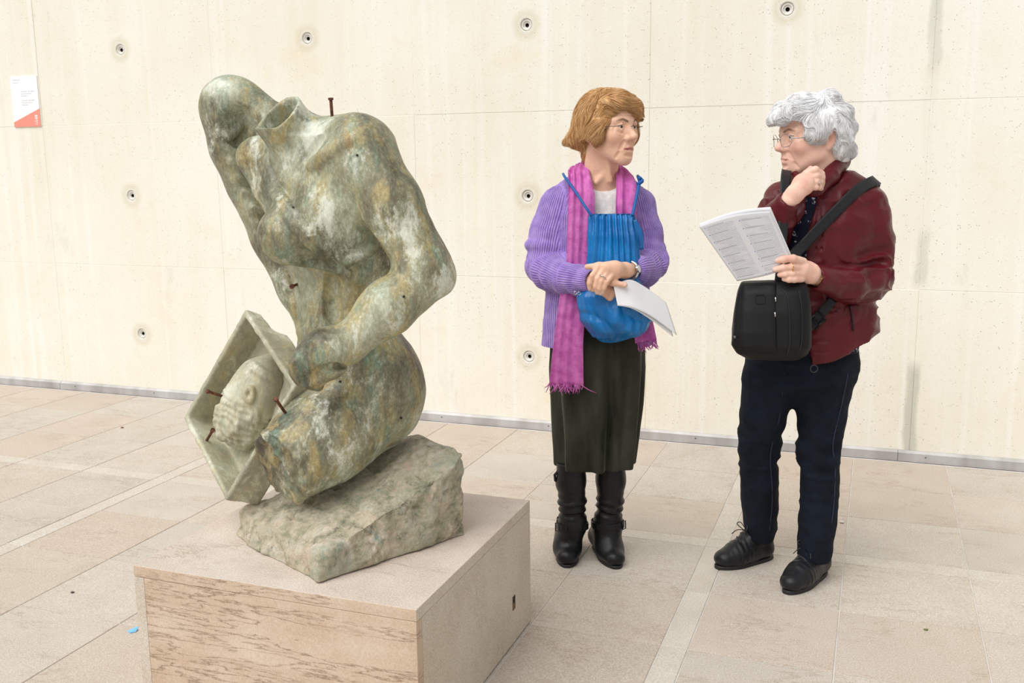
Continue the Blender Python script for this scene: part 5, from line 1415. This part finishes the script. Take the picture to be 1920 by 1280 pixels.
# ---------------------------------------------------------------- clothes
JACK = leather('burgundy_leather', srgb(86, 20, 27), 0.34, 0.30); NAVY = Mat('navy_print_blouse', 0.8, spec=0.2)
def _navy(M):
    p = M.pos(); vo = M.n('ShaderNodeTexVoronoi'); vo.inputs['Scale'].default_value = 46; M.l(p, vo.inputs['Vector'])
    f = M.math('MULTIPLY', M.ramp(vo.outputs['Distance'], [(0.22, 1.0), (0.32, 0.0)]), M.ramp(M.noise(p, 110, 3), [(0.45, 0.0), (0.52, 1.0)]))
    M.col(M.mix(f, srgb(20, 24, 44), srgb(206, 208, 222))); return M.m
NAVY = _navy(NAVY)
ROWS_B = [(322, 1510, 1600, .02, .62), (334, 1480, 1622, .018, .50), (348, 1458, 1638, .015, .48), (366, 1448, 1646, .01, .52), (410, 1448, 1648, .0, .60), (470, 1452, 1645, -.005, .64), (550, 1462, 1640, -.005, .66), (615, 1466, 1646, -.005, .74), (660, 1470, 1636, -.008, .82), (700, 1474, 1632, -.008, .86)]
def blouse_b():
    X = Vox((-.22, -.24, .78), (.24, .18, 1.46), .0050)
    r = [(a, b + 8, c - 30, d - .004, e * 1.04) for a, b, c, d, e in ROWS_B if a > 330]
    X.loft(rows_px(BF, r), 0); X.ell(B(1540, 330, -.02), (.075, .10, .06), .02, 's')
    v, q = X.mesh(); v, q = keep_big(v, q, 100); v = relax(v, q, 2); mesh_np('blouse', v, q, NAVY, wb_)
blouse_b()
ARM_B = [[B(1628, 384, .01), B(1637, 445, .0), B(1636, 520, -.03)], [B(1634, 526, -.035), B(1590, 534, -.12), B(1534, 522, -.185)],
         [B(1462, 376, .035), B(1447, 412, .0), B(1446, 440, -.045)], [B(1446, 440, -.05), B(1462, 404, -.12), B(1474, 383, -.15)]]
ARM_BR = [[.060, .060, .060], [.060, .050, .042], [.056, .052, .050], [.050, .044, .038]]
def jacket_b():
    X = Vox((-.26, -.28, .74), (.31, .20, 1.50), .0042)
    X.loft(rows_px(BF, ROWS_B), 0)
    # peplum flare at the hem, longer in front
    op = rows_px(BF, [(330, 1524, 1548, -.1, 1), (400, 1514, 1530, -.1, 1), (440, 1486, 1514, -.1, 1), (520, 1474, 1516, -.1, 1), (600, 1470, 1519, -.1, 1), (700, 1466, 1522, -.1, 1)]); Z = np.array(sorted(op))
    def fn(x, y, z):
        xc = np.interp(z, Z[:, 0], Z[:, 1]); w = np.interp(z, Z[:, 0], Z[:, 3]); return np.maximum(np.abs(x - xc) - w, y + .02)
    X.op(fn, (-.25, -.3, .7), (.2, 0, 1.5), .004, 's')
    X.ell(B(1543, 312, -.005), (.066, .085, .075), .012, 's')
    hem = rows_px(BF, [(a, b + 6, c - 6, d, e) for a, b, c, d, e in ROWS_B if a >= 550] + [(715, 1480, 1624, -.008, .86)])
    X.loft(hem, .003, 's')
    # hem rises towards the back on the viewer's right
    X.plane_cut(B(1528, 688, -.12), nrm(V(.40, .10, -1)), (-.3, -.3, .6), (.35, .25, 1.0), .004)
    # standing collar
    cp = [B(1524, 356, -.105), B(1541, 343, -.090), B(1561, 326, -.055), B(1577, 308, .0), B(1582, 298, .045), B(1560, 300, .085), B(1528, 318, .085), B(1500, 328, .04), B(1488, 334, -.02), B(1494, 346, -.07)]
    C_ = spline(cp, 70)
    for i in range(len(C_) - 1): X.rc(C_[i], .022, C_[i + 1], .022, .010, flat=(nrm((C_[i] - B(1540, 330, 0)) * V(1, 1, 0)), .36))
    for P, r in zip(ARM_B, ARM_BR): X.chain(P, r, .022)
    X.rc(B(1538, 523, -.172), .026, B(1524, 521, -.21), .029, .004, 's'); X.rc(B(1471, 385, -.147), .025, B(1484, 370, -.168), .029, .004, 's')
    # seams on the front panels
    for pts in (((1532, 372), (1532, 420), (1530, 470), (1528, 500)), ((1541, 372), (1542, 420), (1540, 470), (1538, 500))):
        P = spline([X.hit(BF, *p) for p in pts], 40)
        for a, b in zip(P[:-1], P[1:]):
            if np.linalg.norm(a - b) < .05: X.rc(a, .0014, b, .0014, .004, 's')
    v, q = X.mesh(); v, q = keep_big(v, q, 200); v = relax(v, q, 1); n = normals_np(v, q)
    # creases: strong around elbow, softer elsewhere
    cuff = np.minimum(np.linalg.norm(v - B(1534, 522, -.185), axis=1), np.linalg.norm(v - B(1474, 383, -.15), axis=1)); cf = np.clip((cuff - .04) / .03, .1, 1)
    el = np.exp(-(np.linalg.norm(v - B(1640, 505, -.03), axis=1) / .10) ** 2) + .8 * np.exp(-(np.linalg.norm(v - B(1600, 535, -.10), axis=1) / .08) ** 2) + .7 * np.exp(-(np.linalg.norm(v - B(1450, 420, -.05), axis=1) / .08) ** 2)
    rid = lambda p, sc, sd_: 1 - 2 * np.abs(noise(p, sc, sd_))
    d = .0035 * fbm(v, 12, 3, 2) + (.0045 + .012 * el) * (rid(v * V(1.0, 1.0, 1.5) + .02 * fbm(v, 8, 2, 9)[:, None], 19, 4) - .3)
    v = v + n * (d * cf)[:, None]
    jk = mesh_np('jacket', v, q, JACK, wb_)
    zp = [X.hit(BF, *p, off=.004) for p in ((1594, 572), (1597, 592), (1600, 620))]
    tube('pocket_zip', spline(zp, 14), .0028, plain('dark_zip', (.012, .006, .007), 0.4, .3), jk, 6)
    return jk, X
JB, JX_ = jacket_b()
rp = B(1526, 691, -.150); tube('ring_pull', ring_path(rp, V(0, 1, 0), .0115, 22), .0022, plain('gunmetal', srgb(70, 72, 76), 0.3, 0.8), JB, 6)
RED = plain('red_cord', srgb(196, 30, 38), 0.6); tube('necklace', spline([B(1538, 344, -.095), B(1548, 338, -.082), B(1558, 331, -.060)], 10), .0026, RED, wb_, 6)
tube('ring', ring_path(B(1534, 341, -.146), nrm(V(1, .1, .1)), .0120, 20), .0020, SILVER, wb_, 6)
tube('ring', ring_path(B(1485, 501, -.263), nrm(V(1, .1, 0)), .0122, 20), .0018, GOLD, wb_, 6)
tube('bracelet', ring_path(B(1528, 518, -.193), nrm(B(1532, 519, -.185) - B(1518, 512, -.215)), .027, 24), .0016, GOLD, wb_, 6)
DENIM = Mat('dark_denim', 0.85, spec=0.2); _p = DENIM.pos()
DENIM.col(DENIM.ramp(DENIM.noise(_p, 10, 6, .7), [(0.3, srgb(8, 13, 21)), (0.7, srgb(20, 29, 42))])); DENIM.bump(DENIM.noise(_p, 700, 2), 0.3, 0.002); DENIM = DENIM.m
toe1, heel1 = BF.loc(ground(1343, 1066)), BF.loc(ground(1447, 1044)); toe2, heel2 = BF.loc(ground(1474, 1114)), BF.loc(ground(1546, 1070))
print('shoe', toe1, heel1, np.linalg.norm(toe1 - heel1), toe2, heel2, np.linalg.norm(toe2 - heel2))
ya = float((toe1 * .35 + heel1 * .65)[1]); yb = float((toe2 * .35 + heel2 * .65)[1])
def jeans_b():
    X = Vox((-.36, -.28, .04), (.28, .34, .98), .0046)
    X.loft(rows_px(BF, [(640, 1420, 1606, 0, .50), (680, 1402, 1604, 0, .54), (712, 1398, 1598, .0, .58), (748, 1440, 1560, .0, .30)]), 0)
    l1 = [(660, 1402, 1490, .0, .9), (690, 1396, 1490, .0, 1.0), (740, 1391, 1486, .01, 1.0), (790, 1388, 1474, ya * .3, 1.05), (835, 1386, 1460, ya * .5, 1.1), (862, 1388, 1458, ya * .6, 1.1), (900, 1389, 1460, ya * .7, 1.1), (960, 1392, 1458, ya * .9, 1.15), (1010, 1397, 1450, ya, 1.25)]
    l2 = [(660, 1490, 1600, .0, .8), (690, 1480, 1604, .0, .9), (740, 1488, 1594, .0, .95), (790, 1494, 1582, yb * .3, 1.0), (840, 1496, 1571, yb * .5, 1.05), (872, 1500, 1571, yb * .6, 1.05), (920, 1501, 1571, yb * .7, 1.05), (980, 1497, 1566, yb * .9, 1.1), (1043, 1494, 1554, yb, 1.2)]
    X.loft(rows_px(BF, l1), .03); X.loft(rows_px(BF, l2), .03)
    for l in (l1, l2):
        e = l[-1]; X.loft(rows_px(BF, [(e[0] - 25, e[1] + 4, e[2] - 4, e[3], e[4]), (e[0] + 15, e[1] + 4, e[2] - 4, e[3], e[4])]), .003, 's')
    v, q = X.mesh(); v, q = keep_big(v, q, 100); v = relax(v, q, 2); n = normals_np(v, q)
    kn = np.exp(-((v[:, 2] - B(0 + 1430, 850, 0)[2]) / .07) ** 2) + .6 * np.exp(-((v[:, 2] - .13) / .05) ** 2) + .5 * np.exp(-((v[:, 2] - .78) / .06) ** 2)
    d = .004 * fbm(v * V(1, 1, .6), 13, 3, 3) + (.002 + .009 * kn) * (1 - 2 * np.abs(noise(v * V(.6, .6, 1.6), 18, 6)) - .3)
    v = v + n * d[:, None]
    o = mesh_np('jeans', v, q, DENIM, wb_)
    SEAM = plain('denim_seam', srgb(36, 48, 70), .8)
    for pts in (((1590, 700), (1578, 760), (1562, 830), (1566, 880), (1562, 960), (1548, 1036)), ((1470, 700), (1462, 780), (1445, 850), (1448, 930), (1442, 1005))):
        P = [X.hit(BF, *p, off=.0005) for p in pts]; tube('seam', spline(P, 50), .0016, SEAM, o, 5)
jeans_b()
SHOE = leather('black_shoe_leather', (.010, .010, .012), 0.33, 0.35)
LACE = plain('black_lace', (.030, .030, .032), 0.8)
def shoe_b(toe, heel):
    lo = np.minimum(toe, heel) - V(.07, .07, 0); hi = np.maximum(toe, heel) + V(.07, .07, .17)
    X = Vox(lo, hi, .0038)
    P, d, sd, L = shoe_vox(X, toe, heel, .045, .054, .025, .038, .012)
    X.rc(P(L * .62, .085), .036, P(L - .045, .075), .036, .02)
    X.plane_cut(P(L * .75, .108), nrm(V(0, 0, 1) + d * .15), lo - .1, hi + .1, .01)
    X.plane_cut(V(0, 0, .010), V(0, 0, -1), lo - .1, hi + .1)
    c0 = P(.105, .05); ts = []
    for k in range(8):                                            # toe cap crease
        pass
    v, q = X.mesh(); v, q = keep_big(v, q, 60); v = relax(v, q, 2); n = normals_np(v, q)
    t = (v - toe) @ d; v = v + n * (.0009 * np.exp(-((t - .09) / .03) ** 2) * np.sin(t * 330) + .0014 * fbm(v, 22, 2))[:, None]
    o = mesh_np('shoe', v, q, SHOE, wb_)
    sole_mesh('sole', toe, heel, .0425, 0, .013, SOLE, o, grow=.002)
    def top(tt, s):
        z = np.linspace(.16, .02, 281); p = np.array([P(tt, zz, s) for zz in z]); f = X.sample(p); j = np.where(f < 0)[0]
        return p[j[0]] + V(0, 0, .0022) if len(j) else P(tt, .08, s)
    for k in range(5):
        t0 = L * (.36 + .065 * k); tube('lace', spline([top(t0, -.019), top(t0 + .006, 0), top(t0 + .012, .019)], 10), .0026, LACE, o, 6)
    kt = top(L * .52, 0) + V(0, 0, .003)
    for s in (-1, 1):
        tube('lace_loop', spline([kt, kt - d * .012 + sd * s * .018 + V(0, 0, .026), kt - d * .020 + sd * s * .028 + V(0, 0, .018), kt - d * .006 + sd * s * .006], 16), .0018, LACE, o, 6)
        tube('lace_end', spline([kt, kt - d * .022 + sd * s * .020, kt - d * .040 + sd * s * .032 - V(0, 0, .016)], 10), .0017, LACE, o, 6)
    return o
shoe_b(toe1, heel1); shoe_b(toe2, heel2)
# ---------------------------------------------------------------- backpack worn in front (own thing)
BLK = leather('black_bag_leather', (.004, .004, .0045), 0.55, 0.10); BLK2 = leather('black_strap_leather', (.014, .015, .017), 0.5, 0.2)
bp = root('backpack', BF, label='small black leather backpack worn on the front, below the printed sheet', cat='backpack')
def rotz(a):
    c, s = math.cos(a), math.sin(a); return np.array([[c, s, 0], [-s, c, 0], [0, 0, 1.0]])
def backpack_b():
    R = rotz(math.radians(-17)); tilt = nrm(V(-.06, 0, 1)); 
    c = B(1447, 598, -.205)
    X = Vox(c - V(.20, .16, .20), c + V(.20, .16, .20), .0042)
    rows = rows_px(BF, [(528, 1392, 1508, -.190, .42), (545, 1386, 1514, -.195, .50), (580, 1380, 1517, -.200, .56), (620, 1374, 1518, -.203, .60), (645, 1374, 1516, -.203, .60), (660, 1384, 1508, -.202, .56), (671, 1404, 1494, -.200, .48)])
    X.loft(rows, 0, phi=math.radians(-12), pw=4.2)
    v, q = X.mesh(); v, q = keep_big(v, q, 60); v = relax(v, q, 4); n = normals_np(v, q); v = v + n * (.003 * fbm(v, 11, 2, 4))[:, None]
    mesh_np('bag_body', v, q, BLK, bp)
    # front flap as a slightly proud panel
    def at(px, py, off): return X.hit(BF, px, py, off=off)
    G = np.array([[at(1391 + (1456 - 1391) * u - 8 * t * (1 - u), 533 + (664 - 533) * t - 10 * t * (1 - u), .0045 - .004 * (abs(2 * u - 1) ** 8)) for u in np.linspace(0, 1, 22)] for t in np.linspace(0, 1, 40)])
    nv, nu = G.shape[:2]; Gb = G + V(0, .012, 0); v = np.concatenate([G.reshape(-1, 3), Gb.reshape(-1, 3)]); I = np.arange(nv * nu).reshape(nv, nu); o = nv * nu
    a = np.stack([I[:-1, :-1], I[1:, :-1], I[1:, 1:], I[:-1, 1:]], -1).reshape(-1, 4); qs = [a, a[:, ::-1] + o]
    for e in (I[::-1, 0], I[:, -1], I[0], I[-1, ::-1]): qs.append(np.stack([e[:-1], e[1:], e[1:] + o, e[:-1] + o], -1))
    fl = mesh_np('flap', v, np.concatenate(qs), BLK, bp)
    pt = spline([at(x, y, .008) for x, y in ((1417, 553), (1433, 552), (1434, 560), (1432, 568), (1419, 568), (1416, 561), (1417, 553))], 40); tube('embossed_patch', pt, .0011, BLK2, fl, 5)
    s = at(1378, 632, .006); bm = bmesh.new(); bmesh.ops.create_uvsphere(bm, u_segments=12, v_segments=8, radius=.0048, matrix=Matrix.Translation(Vector(s)) @ Matrix.Diagonal((1, .5, 1, 1))); bm_obj('snap', bm, plain('snap_metal', srgb(110, 110, 112), .3, .8), fl, True)
    ZIP = plain('zip_teeth', (.03, .03, .032), .35, .6)
    tube('zip', spline([at(x, y, .002) for x, y in ((1465, 540), (1476, 556), (1480, 590), (1481, 640), (1476, 664))], 30), .0022, ZIP, bp, 6)
    tube('zip', spline([at(x, y, .002) for x, y in ((1498, 545), (1503, 580), (1503, 640), (1497, 662))], 30), .0018, ZIP, bp, 6)
    for x, y in ((1454, 557), (1453, 585)):
        s = at(x, y, .006); tube('zip_pull', [s, s + V(.001, -.001, -.014)], .0026, SILVER, bp, 6)
    return X
BPX = backpack_b()
def strap(name, pts, w, side, th=.005, par=None):
    return sheet(name, pts, [w] * len(pts), side, BLK2, par or bp, 6, 50, 0.0, 0.0, th, 1)[0]
strap('shoulder_strap', [B(1478, 318, .075), B(1476, 316, .03), B(1474, 324, -.055), B(1472, 350, -.110), B(1468, 420, -.165), B(1464, 500, -.190), B(1460, 540, -.200)], .030, V(1, .15, 0))
sp = [(1641, 338), (1622, 347), (1600, 363), (1574, 389), (1552, 411)]; yq = float(JX_.hit(BF, 1548, 415)[1]) - .010
strap('shoulder_strap', [B(1640, 352, .11), B(1643, 340, .06)] + [JX_.hit(BF, *p, off=.006) for p in sp] + [B(1530, 434, yq - .006), B(1508, 458, yq - .014), B(1488, 479, min(-.165, yq - .02)), B(1468, 520, -.195)], .034, [V(.3, -.8, -.3)] * 2 + [V(.7, 0, -.7)] * 9)
ls = strap('lower_strap', [JX_.hit(BF, 1562, 562, off=.006), JX_.hit(BF, 1545, 582, off=.007), JX_.hit(BF, 1530, 600, off=.010), B(1514, 616, -.165), B(1500, 634, -.175)], .030, V(.7, 0, -.7))
bc = JX_.hit(BF, 1531, 600, off=.016); sq = [bc + V(a * .75, 0, a * .75) * .021 + V(-b * .75, 0, b * .75) * .017 for a, b in ((-1, -1), (1, -1), (1, 1), (-1, 1), (-1, -1), (1, -1))]
tube('buckle', sq, .0042, plain('black_plastic', (.016, .016, .017), .35), ls, 6)
# ---------------------------------------------------------------- printed sheet (own thing)
def printed():
    M = Mat('printed_paper', 0.75, spec=0.25); u = M.n('ShaderNodeAttribute', attribute_name='pu').outputs['Fac']; v = M.n('ShaderNodeAttribute', attribute_name='pv').outputs['Fac']
    cb = M.n('ShaderNodeCombineXYZ'); M.l(u, cb.inputs[0]); M.l(v, cb.inputs[1])
    def rng(x, a, b): return M.math('MULTIPLY', M.math('GREATER_THAN', x, a), M.math('LESS_THAN', x, b))
    colm = M.math('ADD', rng(u, .06, .44), rng(u, .53, .95))
    lines = M.math('GREATER_THAN', M.math('SINE', M.math('MULTIPLY', v, 2 * math.pi * 46)), 0.1)
    st = M.n('ShaderNodeMapping'); st.inputs['Scale'].default_value = (60, 46, 1); M.l(cb.outputs[0], st.inputs[0])
    words = M.ramp(M.noise(st.outputs[0], 1.0, 2), [(0.36, 0.0), (0.42, 1.0)])
    bl = M.n('ShaderNodeMapping'); bl.inputs['Scale'].default_value = (2.1, 9, 1); M.l(cb.outputs[0], bl.inputs[0])
    para = M.ramp(M.noise(bl.outputs[0], 1.0, 1), [(0.36, 0.25), (0.46, 1.0)])
    body = M.math('MULTIPLY', M.math('MULTIPLY', M.math('MULTIPLY', lines, words), M.math('MULTIPLY', colm, para)), rng(v, .06, .93))
    c = M.mix(M.math('MULTIPLY', body, 0.34), srgb(226, 226, 230), srgb(90, 92, 100))
    # headings in darker ink with a small blue bullet
    hv = M.math('FRACT', M.math('MULTIPLY', M.math('ADD', v, M.math('MULTIPLY', M.math('GREATER_THAN', u, .48), .035)), 8.0))
    head = M.math('MULTIPLY', rng(hv, .44, .53), M.math('ADD', rng(u, .08, .32), rng(u, .56, .84)))
    c = M.mix(M.math('MULTIPLY', head, 0.38), c, srgb(60, 62, 72))
    bul = M.math('MULTIPLY', rng(hv, .44, .54), M.math('ADD', rng(u, .048, .062), rng(u, .518, .532)))
    c = M.mix(bul, c, srgb(70, 120, 190)); M.col(c); return M.m
PRINT = printed()
pb = root('printed_sheet', BF, label='white printed sheet with two text columns held in the left hand', cat='leaflet')
paper_from(BF, [(1384, 527, -.262), (1420, 524, -.258), (1456, 517, -.252), (1486, 480, -.248)], [(1311, 424, -.30), (1350, 414, -.295), (1400, 407, -.285), (1444, 396, -.275)], 'leaf', pb, PRINT) if False else None
def sheet_b():
    # four corners: bottom-left, bottom-right (under the thumb), top-right, top-left with a soft bow
    bl, br, tr, tl = (1382, 527), (1489, 500), (1444, 396), (1310, 424)
    yb_, yt = -.246, -.300
    def P(u, t):
        x = (bl[0] * (1 - u) + br[0] * u) * (1 - t) + (tl[0] * (1 - u) + tr[0] * u) * t; y = (bl[1] * (1 - u) + br[1] * u) * (1 - t) + (tl[1] * (1 - u) + tr[1] * u) * t
        return x, y + 5 * math.sin(math.pi * u) * (1 - 2 * t) - 2 * math.sin(math.pi * u), yb_ * (1 - t) + yt * t - .010 * math.sin(math.pi * u)
    n = 9
    paper_from(BF, [P(u, 0) for u in np.linspace(0, 1, n)], [P(u, 1) for u in np.linspace(0, 1, n)], 'leaf', pb, PRINT, n=40, nv=30)
    q = lambda u, t: (P(u, t)[0] + 2, P(u, t)[1] - 4 * u - 1, P(u, t)[2] + .006 + .006 * math.sin(math.pi * u))
    paper_from(BF, [q(u, 0.02) for u in np.linspace(0, 1, n)], [q(u, 1.03) for u in np.linspace(0, 1, n)], 'leaf', pb, PAPER, n=40, nv=20)
sheet_b()
# ================================================================== notice on the wall and small things on the floor
SIGN_W = plain('notice_white', srgb(246, 246, 248), 0.5); CORAL = plain('notice_coral', srgb(238, 150, 132), 0.5); INK = plain('notice_ink', srgb(186, 186, 192), 0.6); LETW = plain('notice_letter_white', srgb(250, 228, 222), 0.5)
sg = root('wall_notice', loc=(-4.985, WALL_Y - 0.004, 1.657), label='white notice card with coral lower corner fixed to the concrete wall', cat='sign')
def flat(name, pts, y0, y1, mat, par):
    bm = bmesh.new(); a = [bm.verts.new((x, y0, z)) for x, z in pts]; b = [bm.verts.new((x, y1, z)) for x, z in pts]; n = len(pts)
    bm.faces.new(a); bm.faces.new(b[::-1])
    for k in range(n): bm.faces.new((a[k], b[k], b[(k + 1) % n], a[(k + 1) % n]))
    bmesh.ops.recalc_face_normals(bm, faces=bm.faces); return bm_obj(name, bm, mat, par)
HW, SH = 0.106, 0.305
card = flat('card', [(-HW, 0), (HW, 0), (HW, SH), (-HW, SH)], -.0015, .0028, SIGN_W, sg)
cor = flat('coral_corner', [(-HW, 0), (HW, 0), (HW, .108), (-HW, .030)], -.0022, -.0012, CORAL, sg)
def line(x0, x1, z, h, mat, par, y=-.0021): flat('text_line', [(x0, z), (x1, z), (x1, z + h), (x0, z + h)], y, y + .0008, mat, par)
for z in (.282, .266): line(-.088, -.088 + (.06 if z > .27 else .045), z, .0022, INK, card)
for zb in (.212, .158):
    for k, (a, b) in enumerate(((-.030, .020), (.030, .044), (.050, .074))): line(a, b, zb, .0034 if k else .0022, INK, card)
    line(-.030, .055, zb - .013, .0020, INK, card); line(-.030, .020, zb - .026, .0020, INK, card)
for x0, x1, z, h in ((.066, .088, .060, .010), (.066, .088, .046, .010), (.072, .088, .036, .005), (.056, .088, .032, .002), (.070, .088, .024, .004), (.062, .088, .014, .003)): line(x0, x1, z, h, LETW, cor, -.0030)

# scrap of blue plastic beside the pedestal
gp = ground(246, 1184)
sc_ = root('plastic_scrap', loc=(gp[0], gp[1], 0), label='small light blue plastic scrap on the floor against the pedestal', cat='litter')
bm = bmesh.new()
T_ = [(-.014, .0, .0008), (.004, -.010, .0010), (.016, .002, .0012), (.013, .020, .0100), (.0, .014, .0060)]
a = [bm.verts.new(p) for p in T_]; b = [bm.verts.new((x, y, z + .0012)) for x, y, z in T_]; bm.faces.new(a[::-1]); bm.faces.new(b)
for k in range(5): bm.faces.new((a[k], a[(k + 1) % 5], b[(k + 1) % 5], b[k]))
bm_obj('sheet', bm, plain('light_blue_plastic', srgb(120, 190, 245), 0.4), sc_)
def pebble(px, py, r, mat, label, cat='pebble', fl=.6):
    g_ = ground(px, py); bm = bmesh.new(); bmesh.ops.create_icosphere(bm, subdivisions=2, radius=r)
    for v in bm.verts:
        k = 1 + .35 * float(noise(np.array(v.co) / r, 1.3, int(px))); v.co = Vector((v.co.x * k * 1.3, v.co.y * k, v.co.z * k * fl))
    zmin = min(v.co.z for v in bm.verts)
    for v in bm.verts: v.co.z -= zmin
    o = bm_obj(cat.replace(' ', '_'), bm, mat, None, False); o.location = (g_[0], g_[1], 0.0); tag(o, label, cat)
pebble(1579, 980, .0075, plain('white_pebble', srgb(224, 220, 208), .7), 'tiny white pebble on the floor slab behind the jeans')
pebble(229, 802, .0070, plain('brown_bit', srgb(128, 84, 52), .8), 'tiny brown leaf crumb on the floor slabs near the wall', 'leaf crumb', .5)
pebble(136, 1111, .0045, plain('dark_bit', srgb(74, 66, 58), .8), 'tiny dark grit speck on the floor slab left of the pedestal', 'grit', .6)
pebble(1736, 1181, .0050, plain('olive_bit', srgb(110, 112, 70), .8), 'tiny olive leaf crumb on the floor slab beside the shoes', 'leaf crumb', .5)
